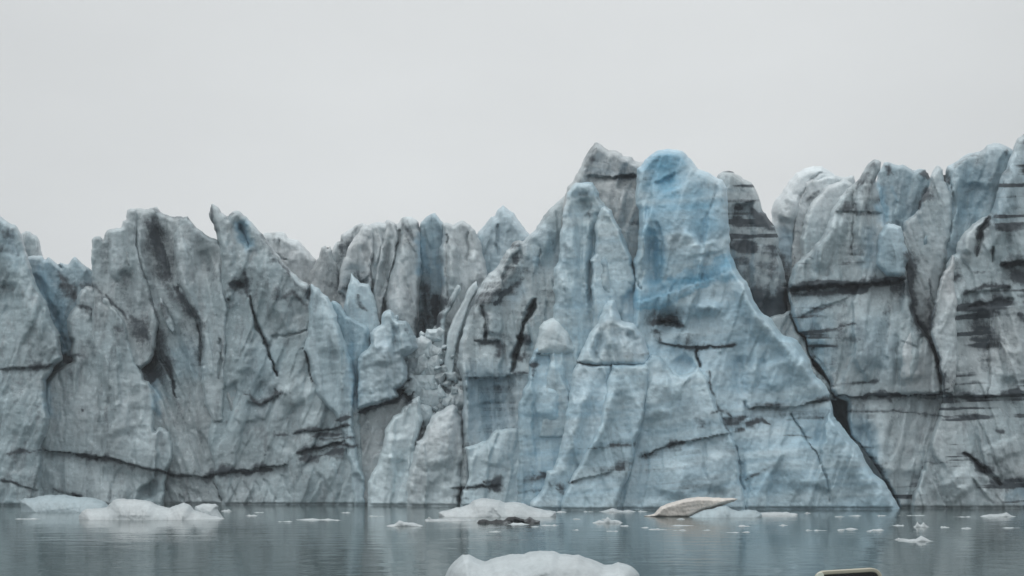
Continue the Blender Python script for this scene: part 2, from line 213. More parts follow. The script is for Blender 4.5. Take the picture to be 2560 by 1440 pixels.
# overhanging ledges: below the line the face steps back: (points left to right, step m, fade px, owners)
LEDGES = [
 ([(104,1128),(150,1132),(240,1140),(300,1151),(345,1165),(400,1176),(440,1188),(515,1191),(590,1178),(720,1162)], .7, 60, None), ([(0,923),(130,913)], .4, 40, 'S1'),
 ([(733,1084),(800,1077),(872,1068)], .35, 16, None), ([(745,1132),(858,1105)], .5, 30, None), ([(615,1000),(648,1014),(705,986)], .5, 40, 'S5'),
 ([(1170,942),(1220,945),(1290,940)], 1.0, 160, 'S11'), ([(1336,884),(1400,888),(1442,880)], .5, 50, 'T5'), ([(1185,850),(1260,856)], .4, 30, 'S11'),
 ([(1640,852),(1700,865),(1740,869),(1835,864)], .18, 30, 'T3'), ([(1870,1021),(1985,1019),(2078,997)], .6, 40, 'T3'), ([(1640,800),(1705,806)], .9, 45, 'T3'), ([(1600,1142),(1670,1112),(1830,1087)], .4, 40, 'T3'), ([(1425,1205),(1535,1178)], .3, 30, 'T4'), ([(1680,925),(1710,938),(1740,925)], -.4, 100, 'T3'), ([(1590,755),(1700,725),(1825,680)], -.35, 60, 'T3'),
 ([(1972,722),(2060,713),(2180,704),(2263,698)], 1.3, 50, 'R3'), ([(1995,792),(2122,742)], .3, 30, 'R3'), ([(2085,992),(2200,987),(2360,988)], .7, 50, 'R3'), ([(2290,989),(2430,990),(2500,989),(2640,975)], .7, 50, 'R6'), ([(2503,655),(2640,652)], 1.2, 90, 'R6'), ([(2410,736),(2530,714)], .6, 40, 'R6'),
 ([(1125,1222),(1250,1210)], .3, 30, None), ([(1830,512),(1885,505)], .8, 200, 'T7'), ([(1465,440),(1592,437)], .5, 40, 'T1'), ([(2085,530),(2210,530)], .3, 40, 'R3'),
 ([(850,725),(925,690)], .5, 40, 'C3'), ([(140,1226),(205,1243)], .2, 20, None), ([(0,1199),(108,1226)], .2, 30, None),
]
# broad swells (negative) and hollows (positive) of the face: (points, radius, depth m, owners)
FORMS = [
 ([(1495,540),(1482,600),(1477,680),(1480,800)], 10, 1.0, 'T2'), ([(1520,540),(1510,640),(1520,760)], 22, -.9, 'T2'), ([(1430,570),(1425,700),(1430,780)], 24, -.8, 'T2'), ([(1455,495),(1462,535)], 18, 1.0, 'T2'),
 ([(1630,590),(1625,660),(1640,720)], 20, 1.0, 'T3'), ([(1610,520),(1606,600),(1600,680)], 10, -.8, 'T3'), ([(1690,420),(1700,520),(1720,620)], 60, -.9, 'T3'), ([(1660,440),(1680,480)], 36, .8, 'T3'), ([(1735,775),(1770,765),(1800,770)], 16, -1.0, 'T3'), ([(1640,790),(1690,800)], 26, 1.4, 'T3'),
 ([(1845,690),(1890,790),(1960,860),(2030,960)], 26, -1.2, 'T3'), ([(1690,890),(1710,915),(1735,900)], 24, .9, 'T3'), ([(1660,930),(1640,1010),(1650,1060)], 34, -.9, 'T3'), ([(1850,880),(1850,1000)], 18, .8, 'T3'), ([(1920,900),(1940,980)], 40, -.8, 'T3'), ([(1800,1120),(1790,1240)], 34, -.6, 'T3'), ([(1960,1100),(2010,1240)], 40, -.7, 'T3'), ([(2110,1110),(2180,1230)], 30, -.6, 'T3'), ([(1700,1150),(1680,1250)], 40, -.6, 'T3'), ([(1760,600),(1770,640)], 40, -.5, 'T3'),
 ([(1470,960),(1440,1060),(1410,1170)], 16, -.9, 'T4'), ([(1535,960),(1515,1050),(1470,1150)], 14, -1.0, 'T4'), ([(1560,970),(1560,1100)], 22, .6, 'T4'), ([(1500,830),(1490,900)], 8, .7, 'T6'), ([(1530,770),(1520,880)], 14, -.7, 'T6'), ([(1570,830),(1590,860)], 12, .6, 'T6'),
 ([(345,560),(350,640),(375,710)], 10, -1.0, 'S4'), ([(400,560),(390,650),(420,720)], 26, 1.0, 'S4'), ([(450,580),(460,700),(480,760)], 22, -1.0, 'S4'), ([(250,620),(260,740)], 18, -.8, 'S4'), ([(286,640),(290,760)], 10, .8, 'S4'), ([(315,600),(320,720)], 16, -.7, 'S4'), ([(340,830),(380,930)], 24, 1.8, 'S4'), ([(500,620),(520,690)], 20, .7, 'S4'),
 ([(540,560),(570,640),(580,760)], 16, -.9, 'S5'), ([(605,560),(625,630)], 12, .9, 'S5'), ([(650,620),(680,740),(720,820)], 26, -.9, 'S5'), ([(590,700),(600,730)], 22, 1.0, 'S5'), ([(730,740),(740,800)], 22, .7, 'S5'), ([(720,960),(760,1010)], 50, -.8, 'S5'), ([(640,970),(660,985)], 26, .6, 'S5'), ([(620,850),(610,940)], 26, -.6, 'S5'), ([(800,1200),(840,1170)], 40, -.6, 'S5'),
 ([(20,620),(60,740),(110,860)], 24, -.9, 'S1'), ([(20,700),(20,760)], 24, .7, 'S1'), ([(40,970),(60,1090)], 40, -.5, 'S1'), ([(280,1000),(310,1090)], 50, -.8, 'S3'), ([(230,780),(260,800)], 22, .8, 'S3'), ([(240,1180),(340,1200)], 26, .5, None), ([(360,1210),(380,1250)], 26, 1.2, None),
 ([(830,790),(850,900),(860,1000)], 12, -.6, 'S6'), ([(800,760),(820,900)], 20, -.6, 'S6'), ([(950,850),(960,920)], 30, -.8, 'S7'), ([(1000,830),(1010,880)], 16, -.8, 'S7'), ([(985,810),(995,880)], 7, .8, 'S7'), ([(990,1080),(980,1160)], 28, -.7, 'S9'), ([(1010,1140),(1000,1190)], 14, .5, 'S9'), ([(1110,1050),(1090,1180)], 34, -.9, 'S10'), ([(1150,1150),(1160,1200)], 12, .7, 'S10'),
 ([(1160,900),(1170,1000)], 14, -.9, 'S11'), ([(1310,640),(1250,720),(1190,780)], 20, -1.0, 'S11'), ([(1230,780),(1225,840)], 18, -.8, 'S11'), ([(1310,800),(1320,860)], 12, -.8, 'S11'), ([(1220,1000),(1230,1060)], 44, .7, 'S11'), ([(1370,560),(1360,640)], 18, -.7, 'S11'), ([(1390,960),(1360,1060)], 36, -.7, 'T5'), ([(1250,1110),(1230,1170)], 30, -.5, 'S15'),
 ([(900,590),(880,680)], 22, -1.2, 'C3'), ([(950,600),(930,720)], 14, -1.0, 'C3'), ([(1020,570),(1000,700),(1000,840)], 26, -1.4, 'C3'), ([(975,600),(955,720)], 9, 1.0, 'C3'), ([(1130,600),(1130,720)], 16, -1.0, 'C5'), ([(1185,620),(1195,720)], 14, -.9, 'C5'),
 ([(2035,460),(2000,560),(1990,640)], 8, 1.0, 'R1'), ([(1985,480),(1965,560)], 24, -1.0, 'R1'), ([(2110,540),(2060,620),(2040,690)], 20, -1.0, 'R3'), ([(2185,410),(2160,500),(2150,640)], 16, -1.0, 'R3'), ([(2160,760),(2180,930)], 50, -.8, 'R3'), ([(2260,870),(2280,960)], 30, -1.0, 'R3'), ([(2240,840),(2243,960)], 7, .7, 'R3'), ([(2030,850),(2040,950)], 36, 1.0, 'R3'), ([(2200,1080),(2210,1200)], 40, -.7, 'R3'), ([(2150,1060),(2170,1120)], 22, .7, 'R3'), ([(2225,640),(2235,680)], 20, -.7, 'R3'), ([(2300,1100),(2290,1200)], 40, -.6, 'R3'),
 ([(2345,440),(2320,540),(2300,640)], 18, -1.0, 'R4'), ([(2400,420),(2385,540),(2370,640)], 18, -1.0, 'R4'), ([(2440,450),(2430,540)], 36, 1.0, 'R4'), ([(2270,580),(2290,640)], 18, 1.2, 'R4'), ([(2380,660),(2350,760)], 14, -1.1, 'R6'), ([(2405,700),(2380,860)], 20, -.7, 'R6'), ([(2545,400),(2510,520),(2490,620)], 22, -1.1, 'R6'), ([(2430,580),(2415,640)], 16, -.9, 'R6'), ([(2440,770),(2460,900)], 36, 1.2, 'R6'), ([(2400,900),(2390,980)], 22, -.6, 'R6'), ([(2530,860),(2520,960)], 34, -.8, 'R6'), ([(2380,1180),(2420,1240)], 40, -.8, 'R6'), ([(2500,1100),(2520,1150)], 40, -.7, 'R6'),
]
def mine(owner, tag):
    return owner is None or tag == owner or (owner in ('T4', 'T3', 'S4', 'C3', 'R3') and tag[:-1] == owner and tag not in ('S4L', 'R3T'))

# ------------------------------------------------------------------ the ice solids
def link(o, parent=None):
    col.objects.link(o)
    if parent is not None: o.parent = parent
    return o

def tag(o, label=None, cat=None, group=None, kind=None):
    if label: o['label'] = label
    if cat: o['category'] = cat
    if group: o['group'] = group
    if kind: o['kind'] = kind
    return o

def mesh_from(name, V, Fq, mat, attr=None, origin=None, parent=None):
    V = np.asarray(V, float)
    if origin is None: origin = np.array([(V[:, 0].min() + V[:, 0].max()) / 2, (V[:, 1].min() + V[:, 1].max()) / 2, max(0.0, V[:, 2].min())])
    o3 = np.zeros(3)
    me = bpy.data.meshes.new(name)
    Vl = V - origin
    me.vertices.add(len(V)); me.vertices.foreach_set('co', Vl.astype(np.float32).ravel())
    n = len(Fq)
    me.loops.add(n * 4); me.loops.foreach_set('vertex_index', np.asarray(Fq, np.int32).ravel())
    me.polygons.add(n); me.polygons.foreach_set('loop_start', np.arange(0, 4 * n, 4, dtype=np.int32)); me.polygons.foreach_set('loop_total', np.full(n, 4, np.int32))
    me.polygons.foreach_set('use_smooth', np.ones(n, bool))
    me.update(calc_edges=True); me.validate()
    if attr is not None:
        a = me.attributes.new('ice', 'FLOAT_COLOR', 'POINT'); a.data.foreach_set('color', attr.astype(np.float32).ravel())
    me.materials.append(mat)
    ob = bpy.data.objects.new(name, me)
    link(ob, parent)
    ob.location = origin - (np.array(parent.location) if parent is not None else o3)
    return ob

def ice_solid(name, T, pts, Y, mat, b=2.0, r=45, thick=5.0, lean=.10, rough=5, seed=1, dust=0., blue=0., pale=0., warm=0., und=.8, flute=.3, chip=.3, fine=.07, lump=0., step=3.0, scale=1.0, power=2.0, parent=None, base_py=1270, features=True, edge=.32, band=0., film=1.0):
    poly = rough_poly(pts, max(5, step * 2), rough, seed)
    lo = poly.min(0) - step; hi = poly.max(0) + step
    gx = np.arange(lo[0], hi[0] + step, step); gy = np.arange(lo[1], hi[1] + step, step)
    nx, ny = len(gx), len(gy)
    P = np.stack(np.meshgrid(gx, gy), -1).reshape(-1, 2)
    ins = inside(P, poly)
    I = ins.reshape(ny, nx)
    cell = I[:-1, :-1] | I[1:, :-1] | I[:-1, 1:] | I[1:, 1:]
    cy, cx = np.nonzero(cell)
    q = np.stack([cy * nx + cx, (cy + 1) * nx + cx, (cy + 1) * nx + cx + 1, cy * nx + cx + 1], 1)
    used = np.zeros(len(P), bool); used[q.ravel()] = True
    idx = np.nonzero(used)[0]; remap = -np.ones(len(P), int); remap[idx] = np.arange(len(idx))
    P = P[idx]; ins = ins[idx]; q = remap[q]
    A = poly; B = np.roll(poly, -1, 0)
    sd, near = seg_near(P, A, B)
    P = np.where(ins[:, None], P, near); sd = np.where(ins, sd, 0)
    r = r * edge; s = np.clip(sd / r, 0, 1)
    prof = (1 - (1 - s) ** power) ** (1 / power)
    m = Y / F                                        # metres per picture unit here
    u = (P[:, 0] - CX) * m / scale; v = (HY - P[:, 1]) * m / scale
    tilt = (_hash(np.array([seed]), np.array([3]), 77)[0] - .5) * .5
    wu = u + tilt * v + .35 * fbm(u / 1.3, v / 1.3, seed + 60, 3); wv = v + .8 * fbm(u / 1.5 + 9, v / 1.5, seed + 61, 3)
    d = .7 * und * fbm(u / 7 + seed, v / 10, seed, 3)
    d = d + 2.6 * chip * facets(wu / 2.4, wv / 8.0, seed + 9, 24.0) + .22 * chip * facets(wu / .42, wv / .9, seed + 17, 22.0)
    sh = facets((u + 1.6 * tilt * v + .25 * fbm(u / 2, v / 3, seed + 62, 3)) / .95, wv / 6.5, seed + 15, 70.0, True)
    d = d + 1.25 * chip * sh[0]
    d = d - flute * (.9 * ridged(wu / 1.6, v / 9 + seed, seed + 5, 3) + .22 * ridged(wu / .55, v / 4, seed + 25, 3))
    strata = fbm(u * .05 + seed, (v - (.11 if T.startswith('T3') else .6 * tilt * (T[0] != 'R')) * (u - u.mean()) + .5 * fbm(u / 6, v / 6, seed + 3, 2)) * 1.7, seed + 21, 3)
    d = d + .04 * strata + fine * (.7 * fbm(u / .45, v / .45, seed + 33, 3) + .5 * fbm(u / .18, v / .22, seed + 34, 2))
    if lump: d = d - lump * np.abs(fbm(u / 1.1, v / 1.1, seed + 41, 3)) * 2
    # features drawn on the face, read through a small warp so that no line is clean
    W = P + 7 * np.stack([fbm(P[:, 0] / 26, P[:, 1] / 26, 501, 4), fbm(P[:, 0] / 26, P[:, 1] / 26, 502, 4)], -1)
    dirt = np.full(len(P), float(dust)); bl = np.full(len(P), float(blue))
    if features:
        for pl, w, dep, ow in CUTS:
            if mine(ow, T):
                k, t, ln = line_dist(W, pl); k = k / breakup(P, t, ln, w, .5); d = d + .5 * dep * (1 - sstep(.1, .85, k))
        for pl, w, dep, ow in FORMS:
            if mine(ow, T):
                k, t, ln = line_dist(W, pl); d = d + dep * np.exp(-(k / w) ** 2) * (.35 + .65 * sstep(0, .25, t) * sstep(0, .25, 1 - t))
        for pl, st, fade, ow in LEDGES:
            if mine(ow, T):
                lx = np.array([p[0] for p in pl], float); ly = np.array([p[1] for p in pl], float)
                yy = W[:, 1] - np.interp(W[:, 0], lx, ly)
                xm = sstep(lx[0] - 4, lx[0] + 14, W[:, 0]) * (1 - sstep(lx[-1] - 14, lx[-1] + 4, W[:, 0]))
                d = d + st * xm * np.where(yy > 0, np.exp(-np.maximum(yy, 0) / fade), 0) * (1 if st > 0 else 1)
        for pl, w, stg, ow in DIRT_DARK:
            if mine(ow, T):
                k, t, ln = line_dist(W, pl); kk = k / breakup(P, t, ln, w, .25 if w < 12 else .7)
                dirt = np.maximum(dirt, stg * np.clip(1.12 - kk / 1.7, 0, 1)); dirt = np.maximum(dirt, .42 * stg * (1 - sstep(0, 2.8 * w + 6, k)))
        for pl, w, stg, ow in BLUE:
            if mine(ow, T):
                k, t, ln = line_dist(P + 3 * (W - P), pl); bl = np.maximum(bl, stg * (.9 if T == 'T3' else .55) * (1 - sstep(0, 2.0 * w, k)))
    if T[0] == 'T': bl = bl + .22 * strata + .12 * fbm(u / 2.5, v / 3.5, seed + 55, 3)
    front = Y - b * prof + d * sstep(0, .7, s) + lean * (base_py - P[:, 1]) * m
    front = front + .22 * sstep(.22, .08, CAMH + (HY - P[:, 1]) / F * front) * (1 if features else 0)
    rim = Y + lean * (base_py - P[:, 1]) * m
    front = np.where(ins, front, rim)
    back = rim + thick * prof * (1 + .5 * fbm(u / 4, v / 4, seed + 70, 2))
    Vf = unproject(P[:, 0], P[:, 1], front)
    ii = np.nonzero(ins)[0]
    Vb = unproject(P[ii, 0], P[ii, 1], back[ii])
    bm = np.arange(len(P)); bm[ii] = len(P) + np.arange(len(ii))
    V = np.concatenate([Vf, Vb]); Q = np.concatenate([q, bm[q][:, ::-1]])
    mott = fbm(u / 2.2, v / 2.2, seed + 80, 4)
    thin = sstep(.05, .32, fbm(u * .07 + 3, (v - .02 * u + .5 * fbm(u / 8, v / 8, seed + 4, 2)) * 3.2, seed + 23, 2)) * sstep(-.15, .25, fbm(u / 4, v / 3, seed + 24, 3))
    dirt = dirt * (1 + (1.0 if band else .25) * strata) + band * thin + .16 * np.maximum(mott, 0) + .10 * np.maximum(strata, 0)
    wm = np.clip(warm + .5 * fbm(u / 5, v / 5, seed + 90, 3), 0, 1)
    dirt = dirt + .26 * sstep(.62, .95, sh[1]) * film
    pl_ = np.clip(.3 * film * (.5 - sh[1]) + pale + .35 * fbm(u / 3, v / 4, seed + 95, 3), 0, 1)
    if features:
        for pl, w, stg, ow in PALE:
            if mine(ow, T):
                k, t, ln = line_dist(W, pl); pl_ = np.maximum(pl_, stg * (1 - sstep(0, 1.8 * w, k)) * np.clip(.8 + 1.2 * fbm(u / 1.2, v / 1.2, seed + 97, 4), 0, 1))
    att = np.stack([np.clip(dirt, 0, 1.3), np.clip(bl, 0, 1), wm, pl_], -1)
    att = np.concatenate([att, att[ii]])
    return mesh_from(name, V, Q, mat, att, parent=parent)

# ------------------------------------------------------------------ materials
def new_mat(name):
    m = bpy.data.materials.new(name); m.use_nodes = True
    return m, m.node_tree.nodes, m.node_tree.links, m.node_tree.nodes['Principled BSDF']

def math_node(N, L, op, a, b=None, c=None):
    n = N.new('ShaderNodeMath'); n.operation = op
    for k, x in enumerate((a, b, c)):
        if x is None: continue
        if isinstance(x, (int, float)): n.inputs[k].default_value = x
        else: L.new(x, n.inputs[k])
    return n.outputs[0]

def mixc(N, L, f, a, b, blend='MIX'):
    n = N.new('ShaderNodeMix'); n.data_type = 'RGBA'; n.blend_type = blend
    for sock, x in ((n.inputs['Factor'], f), (n.inputs['A'], a), (n.inputs['B'], b)):
        if isinstance(x, (int, float)): sock.default_value = x
        elif isinstance(x, tuple): sock.default_value = (*x, 1)
        else: L.new(x, sock)
    return n.outputs['Result']

def noise(N, L, co, scale, detail=5, rough=.55):
    n = N.new('ShaderNodeTexNoise'); n.inputs['Scale'].default_value = scale; n.inputs['Detail'].default_value = detail; n.inputs['Roughness'].default_value = rough
    L.new(co, n.inputs['Vector']); return n.outputs['Fac']

def mapping(N, L, co, sc):
    n = N.new('ShaderNodeMapping'); n.inputs['Scale'].default_value = sc; L.new(co, n.inputs['Vector']); return n.outputs['Vector']

def ice_material(name, ice, warm, blue, pale, dirtc, rough=.34, bump=.55, streak=.15, vary=.6, sss=0.0, film=.72):
    m, N, L, B = new_mat(name)
    at = N.new('ShaderNodeAttribute'); at.attribute_name = 'ice'
    sp = N.new('ShaderNodeSeparateColor'); L.new(at.outputs['Color'], sp.inputs[0])
    geo = N.new('ShaderNodeNewGeometry'); co = geo.outputs['Position']
    oi = N.new('ShaderNodeObjectInfo'); sx = N.new('ShaderNodeSeparateXYZ'); L.new(co, sx.inputs[0])
    shear = math_node(N, L, 'MULTIPLY', math_node(N, L, 'SUBTRACT', oi.outputs['Random'], .5), .22)
    cx_ = N.new('ShaderNodeCombineXYZ'); L.new(math_node(N, L, 'MULTIPLY_ADD', oi.outputs['Random'], 217.0, sx.outputs[0]), cx_.inputs[0]); L.new(sx.outputs[1], cx_.inputs[1])
    L.new(math_node(N, L, 'MULTIPLY_ADD', sx.outputs[0], shear, sx.outputs[2]), cx_.inputs[2]); co = cx_.outputs[0]
    st = noise(N, L, mapping(N, L, co, (.22, .22, 2.6)), 1.0, 6, .6)
    st2 = noise(N, L, mapping(N, L, co, (2.2, 2.2, .5)), 1.0, 4, .6)
    gr = noise(N, L, co, 3.2, 8, .68)
    c = mixc(N, L, sp.outputs[2], ice, warm)
    pw = mixc(N, L, sp.outputs[2], pale, tuple(sum(pale) / 3 * k for k in (.955, 1.0, 1.03)))
    c = mixc(N, L, at.outputs['Alpha'], c, pw)
    fr = N.new('ShaderNodeMapRange'); fr.interpolation_type = 'SMOOTHSTEP'; L.new(noise(N, L, mapping(N, L, co, (1.1, 1.1, .9)), 1.9, 8, .7), fr.inputs[0]); fr.inputs[1].default_value = .52; fr.inputs[2].default_value = .70; fr.inputs[4].default_value = film * .8
    c = mixc(N, L, fr.outputs[0], c, pw)
    fl = math_node(N, L, 'MULTIPLY_ADD', noise(N, L, mapping(N, L, co, (1.3, 1.3, .30)), 1.0, 6, .62), .55, math_node(N, L, 'MULTIPLY', gr, .45))
    fm = N.new('ShaderNodeMapRange'); fm.interpolation_type = 'SMOOTHSTEP'; L.new(fl, fm.inputs[0]); fm.inputs[1].default_value = .47; fm.inputs[2].default_value = .66; fm.inputs[4].default_value = film
    c = mixc(N, L, math_node(N, L, 'MULTIPLY', fm.outputs[0], math_node(N, L, 'MULTIPLY_ADD', at.outputs['Alpha'], -.75, 1.0)), c, tuple(x * y for x, y in zip(warm, (.40, .41, .44))))
    c = mixc(N, L, sp.outputs[1], c, blue)
    f = math_node(N, L, 'MULTIPLY_ADD', st, streak * 2.2, 1 - streak * 1.1)
    f = math_node(N, L, 'MULTIPLY', f, math_node(N, L, 'MULTIPLY_ADD', st2, .26, .87))
    f = math_node(N, L, 'MULTIPLY', f, math_node(N, L, 'MULTIPLY_ADD', gr, .75, .625))
    tone = noise(N, L, mapping(N, L, co, (1, 1, .7)), .42, 5, .62)
    f = math_node(N, L, 'MULTIPLY', f, math_node(N, L, 'MULTIPLY_ADD', tone, vary, 1 - vary * .5))
    cc = N.new('ShaderNodeCombineColor')
    for k in range(3): L.new(f, cc.inputs[k])
    c = mixc(N, L, 1.0, c, cc.outputs[0], 'MULTIPLY')
    # grit: the layer's strength broken up by streaky noise
    g = math_node(N, L, 'MULTIPLY_ADD', math_node(N, L, 'SUBTRACT', st, .5), .5, sp.outputs[0])
    g = math_node(N, L, 'MULTIPLY_ADD', math_node(N, L, 'SUBTRACT', st2, .5), .7, g)
    g = math_node(N, L, 'MULTIPLY_ADD', math_node(N, L, 'SUBTRACT', gr, .5), 1.0, g)
    mr = N.new('ShaderNodeMapRange'); mr.interpolation_type = 'SMOOTHSTEP'; L.new(g, mr.inputs[0]); mr.inputs[1].default_value = .18; mr.inputs[2].default_value = 1.05
    dc = mixc(N, L, noise(N, L, co, 1.3, 4), tuple(x * .6 for x in dirtc), tuple(x * 1.6 for x in dirtc))
    c = mixc(N, L, mr.outputs[0], c, dc)
    L.new(c, B.inputs['Base Color'])
    L.new(math_node(N, L, 'MULTIPLY_ADD', mr.outputs[0], .3, rough), B.inputs['Roughness'])
    B.inputs['Specular IOR Level'].default_value = .45
    B.inputs['Subsurface Weight'].default_value = sss; B.inputs['Subsurface Radius'].default_value = (.10, .22, .30); B.inputs['Subsurface Scale'].default_value = 1.0
    bp = N.new('ShaderNodeBump'); bp.inputs['Strength'].default_value = bump; bp.inputs['Distance'].default_value = .12
    hh = math_node(N, L, 'MULTIPLY_ADD', st, .5, gr)
    L.new(hh, bp.inputs['Height']); L.new(bp.outputs[0], B.inputs['Normal'])
    return m

ICE = ice_material('glacier_ice', (.315, .408, .445), (.375, .412, .425), (.150, .385, .55), (.60, .715, .76), (.044, .058, .070))
FLOE = ice_material('floe_ice', (.42, .47, .49), (.45, .465, .465), (.21, .34, .40), (.50, .54, .555), (.018, .020, .023), rough=.4, bump=.25, streak=.05, vary=.2, film=.12)
TAN = ice_material('sandy_ice', (.66, .62, .57), (.68, .62, .575), (.30, .40, .42), (.54, .51, .49), (.14, .13, .12), rough=.5, bump=.25, streak=.06, vary=.15, film=.05)

# ------------------------------------------------------------------ seracs, back row first
G = 'ice towers of the glacier front'
W0 = 1345   # outlines run below the water
def serac(name, T, label, cat, pts, Y, **k):
    o = ice_solid(name, T, pts, Y, ICE, **k)
    return tag(o, label, cat, G, 'thing')

serac('ice_pinnacle', 'B1', 'pale rounded ice knob far behind the leftmost rounded pillar', 'ice knob', [(40,760),(44,620),(54,584),(66,580),(78,580),(92,590),(100,605),(105,636),(108,680),(125,760)], 101, seed=3, r=40, warm=.5, pale=.25, b=2)
serac('ice_pinnacle', 'C0', 'grey rounded ice dome behind the sloping shoulder of the twin spired tower', 'ice dome', [(620,900),(630,640),(645,595),(658,583),(678,580),(694,578),(708,580),(725,594),(744,602),(761,616),(775,630),(789,649),(800,690),(830,760),(840,900)], 101, seed=5, r=50, dust=.06, pale=.35, warm=.75, b=3)
serac('ice_wedge', 'C2', 'small tilted grey wedge with a flat slanted top left of the broad ribbed mass', 'ice wedge', [(820,760),(822,650),(829,627),(836,612),(844,605),(853,601),(853,586),(867,577),(889,563),(906,557),(917,560),(930,580),(930,760)], 102, seed=7, r=26, dust=.1, pale=.3, warm=.7, b=1.6, rough=3)
serac('ice_pinnacle', 'C1', 'small dark grey fork tipped pinnacle between the grey dome and ribbed mass', 'ice pinnacle', [(768,830),(770,700),(775,680),(784,662),(796,644),(803,620),(812,615),(817,625),(821,624),(824,614),(829,627),(831,641),(836,652),(844,674),(853,700),(862,740),(880,830)], 97.5, seed=9, r=30, dust=.22, warm=.8, b=2, flute=.5)
serac('ice_pinnacle', 'C4', 'narrow pale pointed tooth rising behind the blue gully of ribbed blocks', 'ice pinnacle', [(1030,900),(1040,600),(1050,556),(1064,541),(1078,533),(1087,531),(1094,541),(1106,558),(1113,572),(1120,620),(1125,900)], 100, seed=11, r=30, blue=.2, b=2.2)
serac('ice_peak', 'C6', 'bluish grey triangular peak standing alone against the sky left of the tall towers', 'ice peak', [(1180,820),(1186,620),(1194,580),(1206,569),(1217,555),(1228,542),(1236,540),(1242,527),(1256,515),(1269,523),(1289,538),(1306,561),(1317,574),(1326,590),(1340,640),(1350,820)], 100, seed=13, r=70, pale=.3, blue=.2, warm=.2, b=3.5, flute=.15, und=.5)
serac('ice_cliff', 'C3', 'broad ribbed grey ice mass with several blunt tops in the middle of the skyline', 'ice cliff', [(835,960),(845,740),(850,700),(851,674),(858,652),(869,627),(883,599),(897,577),(906,563),(919,563),(931,558),(950,555),(964,559),(969,551),(975,551),(992,561),(1000,555),(1006,545),(1017,543),(1028,544),(1042,552),(1049,559),(1050,591),(1052,647),(1053,688),(1046,716),(1046,758),(1046,800),(1040,830),(1050,960)], 97, seed=15, r=40, warm=.62, pale=.4, dust=.04, b=3, flute=.65, lean=.12)
serac('ice_cliff', 'C5', 'blocky grey ice column with slanting ripples between blue gully and triangular peak', 'ice column', [(1095,900),(1103,724),(1100,674),(1099,624),(1106,599),(1109,580),(1107,558),(1117,555),(1133,563),(1144,555),(1158,550),(1169,558),(1178,563),(1189,574),(1197,591),(1206,619),(1211,647),(1216,674),(1225,720),(1235,900)], 95.5, seed=17, r=34, warm=.35, pale=.35, dust=.02, b=2.6, flute=.5)
serac('ice_column', 'C3A', 'left pillar of the ribbed grey skyline mass, with a smooth pale left face', 'ice column', [(846,730),(851,690),(858,652),(869,627),(883,599),(897,577),(906,562),(922,560),(934,575),(938,620),(930,670),(932,720),(915,742),(890,752),(862,745)], 94.5, seed=115, r=34, warm=.7, pale=.5, b=1.6, flute=.35, lean=.12)
serac('ice_column', 'C3B', 'middle rib of the grey skyline mass with a small chipped tip', 'ice column', [(915,930),(920,820),(926,760),(935,700),(945,650),(958,600),(964,562),(969,551),(975,551),(992,561),(998,585),(988,650),(972,700),(958,760),(952,850),(955,930)], 94.4, seed=117, r=22, warm=.75, pale=.2, dust=.05, b=1.3, flute=.5, lean=.12)
serac('ice_column', 'C3C', 'broad rounded right pillar of the grey skyline mass, above the rubble heap', 'ice column', [(950,950),(960,840),(964,760),(975,700),(990,650),(999,600),(1003,560),(1007,545),(1017,542),(1028,543),(1042,552),(1048,565),(1051,620),(1053,690),(1047,740),(1047,800),(1038,845),(1035,950)], 94.1, seed=119, r=36, warm=.5, pale=.4, dust=.02, b=1.8, flute=.35, lean=.12)
serac('ice_block', 'P1', 'pale greenish split chunk lodged high below the ribbed grey mass', 'ice chunk', [(850,900),(858,780),(864,740),(872,711),(879,684),(886,691),(903,708),(922,708),(928,719),(940,760),(950,820),(960,900)], 92, seed=19, r=26, pale=.7, blue=.12, b=1.8, rough=3)

# left group
serac('ice_ridge', 'S2', 'jagged dark crags above a blue gully between the leftmost pillar and dark tower', 'ice crags', [(40,1100),(50,700),(66,640),(90,640),(105,640),(113,650),(117,649),(122,642),(129,647),(144,660),(154,667),(149,655),(160,658),(169,662),(178,650),(185,642),(189,642),(200,652),(212,663),(231,679),(250,700),(290,760),(300,1100)], 93, seed=21, r=30, dust=.1, warm=.3, blue=.15, b=2.2, rough=3)
serac('ice_tower', 'S4', 'dark streaked flat topped tower with a grit filled gully on the left', 'ice tower', [(200,W0),(215,900),(226,760),(231,680),(229,650),(230,600),(234,594),(247,592),(258,600),(266,575),(275,572),(303,571),(307,552),(316,549),(318,526),(330,521),(360,522),(390,516),(400,530),(428,541),(450,542),(463,545),(470,541),(478,552),(500,575),(515,588),(540,598),(575,640),(600,720),(620,W0)], 89.5, seed=23, r=42, warm=.4, dust=.14, b=2.2, flute=.45, lean=.1)
serac('ice_pillar', 'S4L', 'rough grey stepped pillar forming the left end of the dark flat topped tower', 'ice pillar', [(225,860),(228,720),(229,650),(230,600),(234,594),(247,592),(258,600),(266,575),(275,572),(303,571),(307,552),(316,549),(318,526),(330,521),(343,525),(344,560),(343,600),(354,650),(370,700),(386,760),(396,810),(392,860),(375,905),(350,925),(300,900)], 87.7, seed=123, r=30, warm=.4, dust=.07, b=1.4, flute=.5, lean=.1)
serac('ice_pillar', 'S4R', 'slender pale pillar between the dark flat topped tower and twin spired tower', 'ice pillar', [(450,546),(438,575),(431,610),(436,660),(442,710),(462,748),(478,778),(488,800),(500,832),(506,870),(502,920),(500,960),(510,1010),(530,1060),(560,1060),(575,640),(540,598),(515,588),(500,575),(478,552),(470,542)], 87.7, seed=125, r=30, warm=.25, pale=.1, dust=.03, b=1.3, flute=.3, lean=.1)
